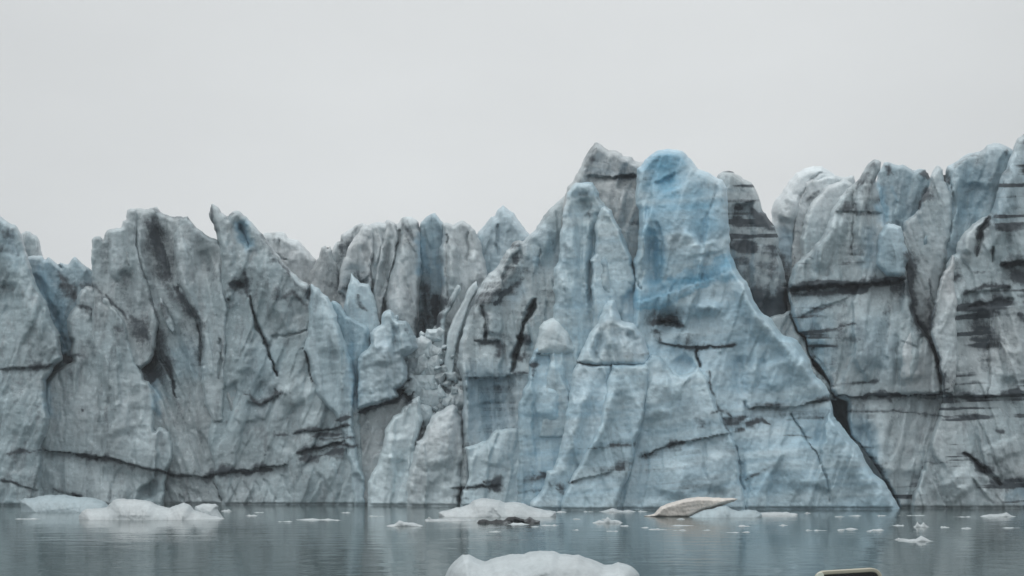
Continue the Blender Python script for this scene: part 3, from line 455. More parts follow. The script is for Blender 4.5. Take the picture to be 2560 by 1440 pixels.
serac('ice_fin', 'S4F', 'small pale splinter of ice leaning in the grit filled gully', 'ice fin', [(396,742),(408,748),(420,778),(436,808),(440,826),(434,838),(420,822),(406,796),(398,770)], 87.3, seed=127, r=14, pale=.3, warm=.2, b=0.9, thick=2, rough=3, flute=.2)
serac('ice_tower', 'S5', 'grey tower with two sharp horn like spires and a long sloping right shoulder', 'ice tower', [(536,W0),(553,1250),(536,1209),(532,1175),(528,1153),(522,1120),(520,1090),(524,1050),(538,990),(544,945),(548,910),(553,880),(545,840),(539,800),(541,744),(545,700),(546,660),(542,610),(540,585),(533,562),(523,545),(521,535),(526,522),(529,510),(535,507),(543,516),(550,528),(558,534),(567,540),(570,545),(573,535),(584,530),(595,527),(604,531),(622,545),(630,555),(640,568),(655,587),(672,605),(690,632),(712,660),(730,680),(758,705),(778,716),(800,760),(860,860),(900,960),(930,W0)], 88.6, seed=27, r=42, warm=.15, dust=.03, b=2.2, flute=.22, lean=.1)
serac('ice_pillar', 'S1', 'rounded blue grey pillar cut off by the left edge of the view', 'ice pillar', [(-260,W0),(-260,620),(-150,580),(-60,545),(0,541),(17,549),(31,559),(42,567),(51,583),(58,602),(64,627),(78,669),(92,710),(111,749),(125,783),(139,816),(151,841),(154,877),(157,898),(134,920),(131,935),(114,952),(119,1005),(127,1045),(125,1060),(113,1090),(104,1113),(106,1130),(106,1190),(108,1225),(110,W0)], 86.5, seed=29, r=46, b=2.4, warm=.1, dust=.03, lean=.1)
serac('ice_block', 'S3', 'smooth pale grey block with a crescent crack at its right side, below the dark tower', 'ice block', [(60,W0),(90,1000),(130,930),(183,906),(179,880),(177,855),(168,830),(166,800),(178,780),(190,760),(192,747),(200,732),(215,715),(236,716),(250,730),(267,740),(283,760),(300,777),(317,800),(325,850),(335,890),(345,910),(354,931),(360,950),(372,951),(382,970),(389,989),(392,1025),(387,1059),(387,1078),(398,1066),(412,1072),(426,1081),(431,1106),(434,1134),(428,1162),(420,1176),(416,1200),(405,W0)], 88.2, seed=31, r=36, b=2.0, pale=.1, warm=.3, dust=.02, lean=.09, flute=.15)
serac('ice_fin', 'S6B', 'curved bluish fin tucked behind the pale triangular wedge', 'ice fin', [(800,1100),(815,800),(826,756),(831,751),(839,751),(847,758),(861,777),(869,790),(883,797),(903,810),(914,816),(922,824),(926,840),(928,870),(935,1100)], 89.0, seed=33, r=24, blue=.25, pale=.1, b=1.4, flute=.4)
serac('ice_wedge', 'S6', 'pale blue triangular wedge with a sharp tip and long crack down its right edge', 'ice wedge', [(882,W0),(876,1180),(862,1120),(855,1090),(847,1064),(836,1037),(811,1012),(792,989),(783,953),(776,931),(768,895),(756,876),(765,840),(772,800),(772,752),(775,725),(778,709),(784,711),(800,724),(814,738),(831,758),(842,794),(853,824),(861,849),(872,875),(881,906),(887,934),(890,962),(890,995),(887,1025),(884,1050),(890,1092),(898,1134),(906,1170),(915,1203),(918,1225),(920,W0)], 87.2, seed=35, r=34, blue=.12, pale=.4, b=1.6, flute=.12, chip=.2, lean=.08)
serac('ice_block', 'S8', 'recessed dull grey triangle of ice under the black seam of the knobbed block', 'ice block', [(880,W0),(884,1050),(890,1020),(905,1005),(1010,985),(1040,1040),(1030,W0)], 87.2, seed=37, r=30, warm=.6, dust=.05, b=1.0, flute=.3)
serac('rubble_slope', 'S14', 'dirty crumbled ice heap filling the notch in the middle of the cliff', 'ice rubble', [(1000,1160),(1005,900),(1020,870),(1040,845),(1052,843),(1060,835),(1075,832),(1085,817),(1090,812),(1096,850),(1110,868),(1130,872),(1150,880),(1165,900),(1175,1160)], 88, seed=39, r=36, warm=.45, pale=.2, dust=.04, b=2.2, lump=.9, chip=.45, lean=.25)
serac('ice_block', 'S7', 'pale blue block with a rounded knob on top and a black seam under it', 'ice block', [(894,1026),(892,981),(895,940),(893,900),(903,884),(918,874),(926,860),(926,835),(930,824),(944,815),(953,810),(955,788),(964,777),(975,774),(983,783),(986,796),(990,786),(996,790),(995,801),(1014,801),(1022,811),(1030,827),(1040,842),(1044,870),(1030,885),(1012,892),(1013,903),(1021,920),(1019,948),(1008,967),(992,975),(1000,992),(985,1001),(955,1008),(925,1017)], 86.6, seed=41, r=34, pale=.5, blue=.15, b=1.8, lean=.08, lump=.15, rough=4)
serac('ice_fin', 'F1', 'thin leaning lilac grey blade, left one of the pair beside the rubble heap', 'ice fin', [(1070,940),(1081,849),(1092,813),(1093,791),(1097,783),(1114,772),(1125,744),(1136,722),(1144,711),(1150,713),(1151,724),(1142,744),(1128,772),(1115,790),(1112,813),(1113,869),(1112,940)], 88.7, seed=43, r=14, warm=.3, pale=.6, b=.9, thick=3, rough=2, flute=.1, chip=.12)
serac('ice_fin', 'F2', 'thin leaning lilac grey blade, right one of the pair beside the rubble heap', 'ice fin', [(1104,940),(1114,869),(1119,833),(1131,799),(1142,780),(1158,752),(1164,735),(1170,722),(1180,710),(1192,700),(1196,720),(1175,760),(1164,791),(1152,827),(1141,869),(1135,940)], 88.2, seed=45, r=15, warm=.3, pale=.6, b=.9, thick=3, rough=2, flute=.1, chip=.12)
serac('ice_cliff', 'S11', 'dirty sloping cliff with a slanting dark slit and a blue lower face', 'ice cliff', [(1150,W0),(1153,1150),(1157,1000),(1156,953),(1145,912),(1147,884),(1148,870),(1153,844),(1161,816),(1172,788),(1181,769),(1186,752),(1192,730),(1211,702),(1228,680),(1244,663),(1256,641),(1270,620),(1281,605),(1294,598),(1306,602),(1324,588),(1339,577),(1344,566),(1358,547),(1372,524),(1383,511),(1394,502),(1417,483),(1435,463),(1480,470),(1500,W0)], 83.5, seed=47, band=.3, r=44, warm=.3, pale=.25, dust=.04, b=2.2, lean=.13, flute=.25)
serac('ice_block', 'S9', 'bright white rough block at the waterline beside the long crack', 'ice block', [(910,W0),(919,1235),(919,1203),(928,1181),(944,1162),(949,1134),(956,1114),(960,1092),(962,1073),(969,1059),(978,1049),(986,1040),(1003,1032),(1007,1020),(1025,1003),(1039,992),(1049,989),(1052,1001),(1050,1026),(1056,1039),(1058,1053),(1050,1076),(1046,1094),(1041,1110),(1046,1180),(1050,W0)], 85.6, seed=49, r=34, pale=1.0, b=1.8, flute=.12, chip=.35, lean=.09, rough=4)
serac('ice_block', 'S10', 'pale smooth pyramid shaped block at the waterline with a crumbled tip', 'ice block', [(1018,W0),(1018,1209),(1022,1181),(1028,1162),(1032,1134),(1041,1106),(1052,1096),(1058,1089),(1067,1064),(1078,1045),(1092,1028),(1106,1023),(1118,1016),(1131,1011),(1142,1017),(1147,1031),(1156,1050),(1160,1092),(1165,1120),(1175,1134),(1176,1170),(1169,1198),(1161,1217),(1156,1231),(1152,1262),(1150,W0)], 84.4, seed=51, r=44, pale=.9, warm=.35, b=2.2, flute=.1, chip=.25, lean=.12, lump=.12)
serac('ice_block', 'S15', 'low pale step of ice at the waterline between pyramid block and teal column', 'ice block', [(1140,W0),(1150,1240),(1160,1215),(1170,1190),(1168,1140),(1160,1118),(1180,1112),(1200,1106),(1213,1103),(1230,1085),(1240,1074),(1262,1071),(1292,1070),(1310,1090),(1340,W0)], 82.4, seed=53, r=30, pale=1.0, blue=.1, b=1.5, flute=.2, chip=.25)

RB = 'broken blocks of the rubble heap'
rs = np.random.RandomState(21)
for cx_, cy_, sz, dy, pl_ in [(1062,856,24,0,0.8),(1084,842,15,0,0.7),(1096,834,9,0,0.6),(1047,880,22,0,0.8),(1078,884,20,0,0.7),(1044,912,26,0,0.75),(1098,882,10,0,0.5),(1072,922,24,0,0.65),(1104,905,9,0,0.4),(1114,922,14,0,0.5),(1127,938,12,0,0.45),(1100,944,13,0,0.45),(1118,960,17,0,0.5),(1138,980,11,0,0.4),(1102,986,24,0,0.65),(1142,1002,18,0,0.6),(1078,1006,30,0,0.75),(1052,962,30,0,0.75),(1088,968,14,0,0.6),(1124,1010,20,0,0.65),(1060,1040,24,0,0.7),(1078,1046,14,0,.8),(1046,1016,14,0,.8),(1112,1000,10,0,.7),(1026,985,9,0,.6),(1090,1022,12,0,.8),(1068,890,9,0,.8),(1054,838,8,0,.8),(1036,858,10,0,.8),(1030,940,16,0,0.7),(1130,892,8,0,0.4),(1150,960,9,0,0.35),(1092,920,8,0,0.5),(1020,962,10,0,0.6),(1140,945,8,0,0.4),(1110,868,7,0,0.5)]:
    sz = sz * (.7 + 1.1 * rs.rand()); n_ = rs.randint(5, 8); a_ = np.sort(rs.rand(n_) * .5 + np.arange(n_)) / n_ * 2 * np.pi
    q_ = sz * (.6 + .8 * rs.rand(n_)); asp = .75 + .6 * rs.rand()
    o_ = ice_solid('ice_shard', 'S14', [(cx_ + asp * r_ * math.cos(t_), cy_ + r_ * math.sin(t_)) for t_, r_ in zip(a_, q_)], 88 - 2.35 + .25 * (1270 - cy_) * .0352 + .35 * (rs.rand() - .5), ICE, b=.5, r=sz * .5, edge=1.0, power=1.3, thick=1.2, lean=0, rough=2, und=.1, chip=.16, flute=.05, step=1.8, scale=.6, seed=rs.randint(900), pale=pl_, warm=.3, dust=.02, features=False)
    tag(o_, 'broken ice block lying in the rubble heap of the middle notch', 'ice block', RB)

# tall tower group
serac('ice_peak', 'T1', 'grey pyramid peak with a dark band, tallest point left of the blue tower', 'ice peak', [(1400,900),(1405,520),(1417,480),(1418,470),(1433,451),(1444,432),(1456,409),(1467,384),(1478,365),(1486,355),(1492,352),(1500,359),(1511,366),(1525,375),(1542,376),(1553,383),(1558,390),(1578,394),(1583,402),(1600,405),(1611,405),(1650,430),(1660,900)], 82, seed=55, band=.3, r=50, warm=.85, dust=.10, b=3, flute=.15, und=.5, lean=.1, rough=4)
serac('ice_pillar', 'T2', 'pale blue ragged pillar leaning against the grey pyramid peak', 'ice pillar', [(1340,1100),(1375,850),(1381,783),(1389,756),(1386,728),(1383,696),(1386,672),(1398,654),(1399,618),(1400,579),(1406,560),(1405,546),(1411,518),(1419,480),(1428,466),(1440,458),(1467,456),(1480,457),(1489,470),(1500,495),(1514,515),(1528,525),(1535,545),(1553,576),(1564,604),(1578,640),(1583,668),(1592,693),(1625,760),(1650,1100)], 78.6, seed=57, band=.3, r=36, blue=.22, pale=.6, b=2.0, flute=.4, lean=.1)
serac('ice_pillar', 'T2B', 'whitish blue rib on the right half of the ragged pillar beside the blue tower', 'ice pillar', [(1488,600),(1487,560),(1494,535),(1503,520),(1514,518),(1528,525),(1535,545),(1553,576),(1564,604),(1578,640),(1584,668),(1592,697),(1604,760),(1592,815),(1540,835),(1480,830),(1480,780),(1478,720),(1480,690),(1473,648),(1486,632)], 77.0, seed=157, r=30, blue=.2, pale=.85, b=1.4, flute=.35, lean=.1)
bt = bpy.data.objects.new('ice_tower', None); col.objects.link(bt); bt.location = (14, 75, 0)
tag(bt, 'vivid blue flat topped tower with a broad sloping foot, tallest of the glacier front', 'ice tower', G)
ice_solid('main_face', 'T3', [(1520,W0),(1560,1000),(1580,800),(1583,700),(1584,657),(1592,632),(1594,596),(1599,568),(1597,529),(1588,496),(1592,451),(1594,422),(1603,413),(1614,400),(1628,386),(1644,375),(1672,373),(1690,374),(1706,377),(1718,387),(1727,395),(1735,410),(1744,421),(1769,431),(1790,443),(1808,448),(1817,470),(1821,528),(1824,629),(1835,657),(1849,685),(1866,702),(1876,730),(1894,768),(1910,786),(1929,797),(1945,822),(1956,838),(1988,846),(2002,864),(2016,889),(2027,911),(2041,944),(2060,959),(2068,967),(2075,983),(2075,996),(2079,1014),(2085,1039),(2102,1058),(2116,1078),(2127,1094),(2144,1111),(2155,1135),(2167,1160),(2185,1182),(2211,1204),(2229,1236),(2251,1271),(2270,W0)], 77.2, ICE, seed=59, band=.22, r=52, blue=.32, pale=1.0, b=2.6, flute=.2, lean=.10, chip=.3, parent=bt, rough=4)
ice_solid('lower_plate', 'T3P', [(1500,W0),(1515,1262),(1536,1211),(1550,1178),(1562,1118),(1578,1068),(1592,1033),(1604,967),(1606,905),(1630,886),(1655,893),(1668,912),(1684,932),(1705,938),(1730,930),(1744,912),(1752,925),(1770,950),(1778,985),(1793,1019),(1812,1060),(1830,1090),(1845,1130),(1850,1200),(1862,1240),(1868,W0)], 74.95, ICE, seed=159, band=.35, r=30, blue=.28, pale=1.0, b=1.1, flute=.15, lean=.10, chip=.22, parent=bt, rough=4)
ice_solid('buttress', 'T4a', [(1318,W0),(1325,1256),(1350,1234),(1361,1206),(1369,1180),(1383,1174),(1392,1148),(1403,1109),(1411,1076),(1414,1034),(1421,1010),(1428,964),(1432,925),(1445,908),(1530,912),(1540,1000),(1520,1100),(1500,W0)], 74.8, ICE, seed=61, band=.35, r=36, blue=.30, pale=.95, b=1.5, flute=.35, lean=.12, chip=.2, parent=bt)
ice_solid('buttress', 'T4b', [(1390,W0),(1400,1262),(1420,1205),(1440,1168),(1460,1130),(1478,1095),(1494,1060),(1504,1010),(1511,970),(1520,930),(1530,910),(1618,905),(1626,920),(1627,967),(1613,1033),(1603,1068),(1588,1118),(1578,1178),(1564,1211),(1545,1262),(1540,W0)], 74.2, ICE, seed=63, band=.35, r=36, blue=.32, pale=.95, b=1.4, flute=.3, lean=.12, chip=.2, parent=bt)
ice_solid('overhang', 'T6', [(1442,903),(1453,878),(1464,853),(1478,831),(1490,812),(1500,797),(1508,767),(1519,753),(1530,749),(1537,751),(1542,772),(1553,800),(1575,806),(1592,815),(1608,838),(1620,870),(1626,905),(1620,918),(1578,920),(1517,921),(1472,918),(1446,911)], 74.6, ICE, seed=65, r=60, blue=.2, pale=1.0, warm=.1, b=1.6, flute=.3, lean=.14, parent=bt, rough=4)
serac('ice_column', 'T5', 'teal column with a blank face between the dirty slit cliff and blue tower', 'ice column', [(1290,W0),(1296,1130),(1294,1064),(1298,1037),(1297,1003),(1306,975),(1321,950),(1324,912),(1330,890),(1338,868),(1350,850),(1445,850),(1470,900),(1450,W0)], 78.4, seed=67, band=.3, r=30, pale=.7, blue=.38, b=1.6, flute=.2, chip=.22, lean=.08)
serac('ice_boulder', 'P2', 'round whitish ice boulder capping the teal column', 'ice boulder', [(1334,890),(1337,868),(1342,847),(1347,819),(1358,803),(1370,797),(1381,793),(1392,789),(1403,796),(1419,811),(1433,831),(1441,856),(1446,875),(1438,890),(1400,894),(1360,893)], 77.6, seed=69, r=46, pale=.8, warm=.1, b=2.0, flute=.03, chip=.10, edge=.8, lean=.12, lump=.1)
serac('ice_tower', 'T7', 'dark grit covered tower standing close behind the blue tower', 'ice tower', [(1760,1000),(1770,470),(1797,438),(1811,429),(1823,425),(1838,435),(1858,447),(1877,457),(1891,474),(1897,493),(1901,510),(1904,521),(1913,535),(1924,554),(1938,566),(1946,620),(1965,700),(1985,1000)], 84, seed=71, band=1.1, r=40, warm=.5, dust=.12, b=2.4, flute=.4, lean=.08)
serac('ice_ledge', 'K2', 'small pale ledge wedged low in the gorge right of the blue tower', 'ice ledge', [(1880,1000),(1910,800),(1935,789),(1954,786),(1966,780),(1975,773),(1980,795),(1990,826),(2004,840),(2016,852),(2020,880),(2032,915),(2070,955),(2095,1000)], 80.5, seed=73, r=22, pale=.1, warm=.3, b=1.2)

# right group
serac('ice_dome', 'R1', 'smooth rounded grey dome at the right rim of the gorge', 'ice dome', [(1900,1100),(1915,760),(1925,640),(1930,554),(1930,538),(1933,510),(1941,496),(1958,474),(1974,454),(1991,432),(2008,421),(2033,416),(2055,418),(2074,431),(2088,441),(2110,470),(2140,600),(2140,1100)], 92, seed=75, r=60, warm=.5, pale=.85, dust=.0, b=3.2, flute=.35, lean=.1, chip=.15, und=.4)
serac('ice_slab', 'R2', 'leaning grey slab with dirty edges in front of the smooth grey dome', 'ice slab', [(1960,1100),(1975,760),(1980,620),(1983,541),(1991,510),(2002,482),(2013,454),(2030,446),(2058,441),(2088,441),(2111,443),(2124,439),(2136,440),(2138,455),(2160,520),(2170,1100)], 89.5, seed=77, r=24, warm=.55, pale=.6, dust=.03, b=1.8, flute=.35, lean=.12)
serac('ice_slab', 'R2B', 'pale lilac petal shaped slab leaning on the right cliff below the dome', 'ice slab', [(1990,900),(1999,640),(2008,562),(2013,538),(2027,510),(2047,485),(2066,468),(2091,454),(2111,446),(2130,460),(2140,520),(2140,900)], 87, seed=79, r=36, warm=.45, pale=.5, b=1.8, flute=.12, chip=.15, lean=.12)
serac('ice_ridge', 'R3T', 'low rounded crest with a blue gully behind the right cliff peak', 'ice crest', [(2170,900),(2180,500),(2195,425),(2204,418),(2212,407),(2221,406),(2241,412),(2258,413),(2272,420),(2286,428),(2300,423),(2313,425),(2322,434),(2340,480),(2340,900)], 89.5, seed=81, r=36, warm=.3, blue=.15, b=2.0, flute=.4)
serac('ice_cliff', 'R4', 'broad blue grey cliff with a small notched tip and domed top near the right edge', 'ice cliff', [(2230,1100),(2250,640),(2255,590),(2257,556),(2279,542),(2296,526),(2307,492),(2321,470),(2329,437),(2338,423),(2343,415),(2350,419),(2357,425),(2359,440),(2364,442),(2366,424),(2371,417),(2382,409),(2398,397),(2410,389),(2421,386),(2438,383),(2460,374),(2468,363),(2485,355),(2504,358),(2521,366),(2534,376),(2570,420),(2590,1100)], 84.6, seed=83, r=48, blue=.15, pale=.25, warm=.2, b=2.4, flute=.35, lean=.11)
serac('ice_cliff', 'R3', 'tall banded cliff with a pointed peak and thick black seams right of the gorge', 'ice cliff', [(2262,W0),(2240,1255),(2215,1210),(2180,1153),(2150,1113),(2128,1090),(2118,1040),(2118,1003),(2090,995),(2076,978),(2072,950),(2043,906),(2027,894),(2018,867),(2013,842),(1993,833),(1977,783),(1971,735),(1969,721),(1974,693),(1980,671),(1999,652),(2008,638),(2030,624),(2052,596),(2066,571),(2074,549),(2079,527),(2086,510),(2099,491),(2119,471),(2144,452),(2152,438),(2160,423),(2171,409),(2185,398),(2195,401),(2202,407),(2200,425),(2190,445),(2194,480),(2202,510),(2211,540),(2216,562),(2240,590),(2262,640),(2268,700),(2279,746),(2285,779),(2293,807),(2316,840),(2332,868),(2345,892),(2352,918),(2360,954),(2380,1000),(2400,W0)], 80.6, seed=85, band=1.1, r=40, pale=.15, warm=.3, dust=.05, b=2.2, flute=.22, lean=.10, rough=4)
serac('ice_pillar', 'R4A', 'grey pillar with a small sharp notched tip left of the domed cliff at right', 'ice pillar', [(2262,900),(2258,640),(2254,590),(2257,556),(2279,542),(2296,526),(2307,492),(2321,470),(2329,437),(2338,423),(2343,415),(2350,419),(2357,425),(2360,452),(2368,462),(2380,485),(2384,530),(2376,590),(2368,640),(2350,740),(2335,900)], 82.6, seed=183, r=34, warm=.4, pale=.3, b=1.5, flute=.4, lean=.11)
serac('ice_slab', 'R3B', 'rounded tombstone shaped slab beside the diagonal grit crack of the right cliff', 'ice slab', [(2250,985),(2249,900),(2254,862),(2264,845),(2272,830),(2277,812),(2283,804),(2290,811),(2294,830),(2306,835),(2318,847),(2332,872),(2343,895),(2350,922),(2355,955),(2356,986)], 78.8, seed=185, r=20, warm=.55, pale=.4, b=0.8, thick=3, flute=.12, lean=.1, chip=.15)
serac('ice_block', 'K1', 'smooth pale blue lump hanging above the black seam of the banded cliff', 'ice lump', [(2190,660),(2189,643),(2194,625),(2194,590),(2200,575),(2212,563),(2235,560),(2254,566),(2257,584),(2262,610),(2274,634),(2273,655),(2262,670),(2262,690),(2235,693),(2215,690)], 78.7, seed=87, r=36, pale=.6, blue=.25, b=1.5, flute=.12, chip=.18, lean=.1)
serac('ice_cliff', 'R6', 'massive grit striped cliff cut off by the right edge of the view', 'ice cliff', [(2255,W0),(2272,1275),(2300,1180),(2320,1110),(2335,1065),(2350,1020),(2358,985),(2355,954),(2350,918),(2343,885),(2332,855),(2326,832),(2329,807),(2330,779),(2341,743),(2352,696),(2366,668),(2379,638),(2389,636),(2390,609),(2402,588),(2415,573),(2432,560),(2450,546),(2468,540),(2477,530),(2488,500),(2496,470),(2504,439),(2518,412),(2529,381),(2535,362),(2546,345),(2560,331),(2600,310),(2680,330),(2800,420),(2800,W0)], 79.4, seed=89, band=1.1, r=42, pale=.2, warm=.42, dust=.06, b=2.4, flute=.2, lean=.10)

serac('ice_fin', 'R7', 'tall narrow warm grey blade standing against the grit striped cliff', 'ice fin', [(2379,637),(2388,642),(2386,700),(2396,760),(2392,840),(2398,900),(2392,960),(2384,986),(2358,986),(2355,954),(2343,885),(2332,855),(2326,832),(2330,779),(2341,743),(2352,696),(2366,668)], 77.5, seed=189, r=22, warm=.6, pale=.3, b=1.1, thick=3, flute=.25, lean=.1, chip=.2)

# ------------------------------------------------------------------ glacier body behind the front, water
def grid_sheet(name, xs, ys, zf, mat):
    X, Y = np.meshgrid(xs, ys); Z = zf(X, Y)
    nx, ny = len(xs), len(ys)
    k = np.arange(nx * ny).reshape(ny, nx)
    q = np.stack([k[:-1, :-1], k[:-1, 1:], k[1:, 1:], k[1:, :-1]], -1).reshape(-1, 4)
    V = np.stack([X, Y, Z], -1).reshape(-1, 3)
    return V, q

xs = np.linspace(-170, 170, 230); ys = np.concatenate([np.linspace(99.5, 106, 14), np.linspace(107, 160, 60), np.linspace(165, 700, 50)])
def plateau(X, Y):
    rise = sstep(99.5, 104.5, Y)
    return -3 + rise * (23 + (Y - 104) * .12 * (Y > 104) + 5 * fbm(X / 9, Y / 9, 301, 4) * sstep(103, 125, Y) - 3.0 * np.abs(fbm(X / 5, Y / 16, 302, 3)))
V, q = grid_sheet('glacier', xs, ys, plateau, ICE)
u = V[:, 0]; v = V[:, 2]
att = np.stack([.35 + .5 * fbm(u / 4, V[:, 1] / 4, 310, 4), .2 + 0 * u, .4 + 0 * u, .0 * u], -1)
g = mesh_from('glacier_terrain', V, q, ICE, np.clip(att, 0, 1), origin=np.array([0, 300., 0]))
tag(g, 'crevassed grey glacier body running inland behind the ice towers', 'glacier', kind='structure')

m, N, L, B = new_mat('lagoon_water')
B.inputs['Base Color'].default_value = (.06, .085, .086, 1); B.inputs['Roughness'].default_value = .06; B.inputs['IOR'].default_value = 1.33
geo = N.new('ShaderNodeNewGeometry'); co = geo.outputs['Position']
n1 = noise(N, L, mapping(N, L, co, (.55, 1.0, 1)), 1.1, 3, .5)
n2 = noise(N, L, mapping(N, L, co, (.6, 1.0, 1)), 5.0, 3, .5)
patch = noise(N, L, mapping(N, L, co, (.06, .10, 1)), 1.0, 2, .5)
mr = N.new('ShaderNodeMapRange'); L.new(patch, mr.inputs[0]); mr.inputs[1].default_value = .35; mr.inputs[2].default_value = .65; mr.inputs[3].default_value = .35; mr.inputs[4].default_value = 1.0
hh = math_node(N, L, 'MULTIPLY', math_node(N, L, 'MULTIPLY_ADD', n2, .16, n1), mr.outputs[0])
bp = N.new('ShaderNodeBump'); bp.inputs['Strength'].default_value = 1.0; bp.inputs['Distance'].default_value = .035
L.new(hh, bp.inputs['Height']); L.new(bp.outputs[0], B.inputs['Normal'])
V = np.array([[-3000, -400, 0], [3000, -400, 0], [3000, 4000, 0], [-3000, 4000, 0]], float)
w = mesh_from('water', V, [[0, 1, 2, 3]], m, origin=np.zeros(3)); tag(w, 'calm grey green glacier lagoon with faint ripples', 'water', kind='structure')

# ------------------------------------------------------------------ floating ice
GB = 'drift ice floating in front of the glacier'
def floe(name, label, cat, pts, wy, mat=FLOE, grp=None, depth=None, parent=None, flat=False, **k):
    Y = 6250.0 / (wy - HY)
    p = np.array(pts, float); wpx = p[:, 0].max() - p[:, 0].min()
    hpx = p[:, 1].max() - p[:, 1].min()
    b = depth if depth else .30 * wpx * Y / F
    if not flat:      # the upper outline, carried straight down below the water
        xs_ = [q[0] for q in pts]; i0, i1 = xs_.index(min(xs_)), xs_.index(max(xs_))
        up = [q for q in (pts[i0:i1 + 1] if i1 >= i0 else pts[i0:] + pts[:i1 + 1])]
        pts = up + [(up[-1][0] + 3, wy + 75), (up[0][0] - 3, wy + 75)]; hpx = wy - min(q[1] for q in up) + 20
    args = dict(b=b, r=max(8, hpx * (.55 if flat else .85)), thick=b * 1.2, lean=.0, rough=3, und=.16, flute=.02, chip=.045, fine=.05, step=2.0, scale=.3, features=False, edge=1.0, film=.15, pale=.3, seed=100 + int(p[0, 0]) % 97)
    args.update(k)
    o = ice_solid(name, 'floe', pts, Y + b, mat, parent=parent, **args)
    if label: tag(o, label, cat, grp)
    return o

floe('iceberg', 'low blue tinted iceberg with a flat white rim, farther left of the two at left', 'iceberg', [(52,1252),(60,1246),(85,1244),(102,1239),(120,1236),(140,1238),(160,1237),(185,1241),(215,1242),(240,1247),(262,1255),(280,1270),(270,1300),(100,1302),(75,1275)], 1281, blue=.42, pale=.1, depth=2.2)
ib = bpy.data.objects.new('iceberg', None); col.objects.link(ib); ib.location = (-26, 62, 0)
tag(ib, 'white humped iceberg with a small lump at its right end, at left', 'iceberg')
floe('hump', None, None, [(196,1288),(205,1277),(220,1271),(250,1270),(270,1266),(282,1252),(295,1247),(320,1249),(335,1247),(352,1249),(380,1256),(400,1264),(425,1270),(440,1262),(460,1258),(475,1263),(490,1277),(530,1290),(560,1296),(580,1306),(560,1322),(400,1328),(240,1322),(205,1300)], 1300, depth=2.0, parent=ib)
floe('lump', None, None, [(484,1278),(488,1266),(500,1262),(520,1259),(540,1260),(546,1266),(544,1274),(552,1286),(560,1298),(500,1302)], 1296, depth=.9, parent=ib)
fb = bpy.data.objects.new('iceberg', None); col.objects.link(fb); fb.location = (-1.0, 60, 0)
tag(fb, 'long white pointed iceberg with a grey stain, floating at mid picture below the cliff', 'iceberg')
floe('hull', None, None, [(1096,1281),(1120,1274),(1150,1268),(1172,1260),(1185,1250),(1205,1246),(1225,1247),(1250,1250),(1262,1256),(1290,1255),(1310,1258),(1325,1266),(1360,1274),(1390,1280),(1360,1288),(1330,1296),(1200,1300),(1150,1294)], 1293, depth=2.0, pale=.5, parent=fb)
floe('dirty_chunk', 'black grit crusted brash lump beside the long white iceberg', 'ice chunk', [(1190,1306),(1200,1300),(1215,1296),(1225,1301),(1240,1297),(1258,1300),(1272,1292),(1285,1289),(1298,1292),(1312,1300),(1326,1293),(1336,1300),(1352,1303),(1350,1316),(1200,1318)], 1309, depth=.7, dust=.95, lump=.5, chip=.6, rough=7, film=1.0)
floe('ice_scrap', 'flat grey dirty sliver of ice just left of the black grit lump', 'ice scrap', [(1062,1299),(1085,1296),(1110,1298),(1140,1295),(1170,1297),(1190,1300),(1150,1305),(1090,1305)], 1303, depth=.8, dust=.45)
tb = bpy.data.objects.new('iceberg', None); col.objects.link(tb); tb.location = (13, 62, 0)
tag(tb, 'tilted sandy slab resting on a pale blue floe below the blue tower', 'iceberg')
floe('slab', None, None, [(1606,1291),(1635,1284),(1652,1266),(1690,1252),(1720,1245),(1745,1242),(1800,1244),(1845,1247),(1835,1254),(1812,1262),(1780,1272),(1750,1282),(1735,1290),(1720,1297),(1660,1297)], 1292, mat=TAN, depth=.8, pale=.2, parent=tb, rough=2, r=9, power=1.5, flat=True)
floe('base', None, None, [(1690,1300),(1720,1292),(1760,1276),(1800,1266),(1815,1264),(1830,1273),(1860,1276),(1890,1275),(1905,1284),(1900,1296),(1850,1304),(1750,1304)], 1294, depth=1.2, blue=.4, parent=tb)
floe('tail', None, None, [(1880,1284),(1920,1280),(1960,1281),(1995,1284),(1990,1290),(1900,1293)], 1289, depth=.6, parent=tb)
floe('ice_floe', 'big smooth white floe at the bottom edge, nearest ice of all', 'ice floe', [(1095,1475),(1110,1444),(1122,1420),(1140,1398),(1157,1387),(1172,1387),(1190,1396),(1212,1402),(1240,1393),(1275,1386),(1310,1384),(1325,1378),(1350,1376),(1380,1377),(1400,1384),(1445,1388),(1480,1399),(1510,1411),(1530,1411),(1545,1406),(1570,1411),(1590,1424),(1598,1437),(1605,1475),(1560,1520),(1150,1520)], 1470, depth=1.6, pale=.5, step=3, blue=.06, und=.25)

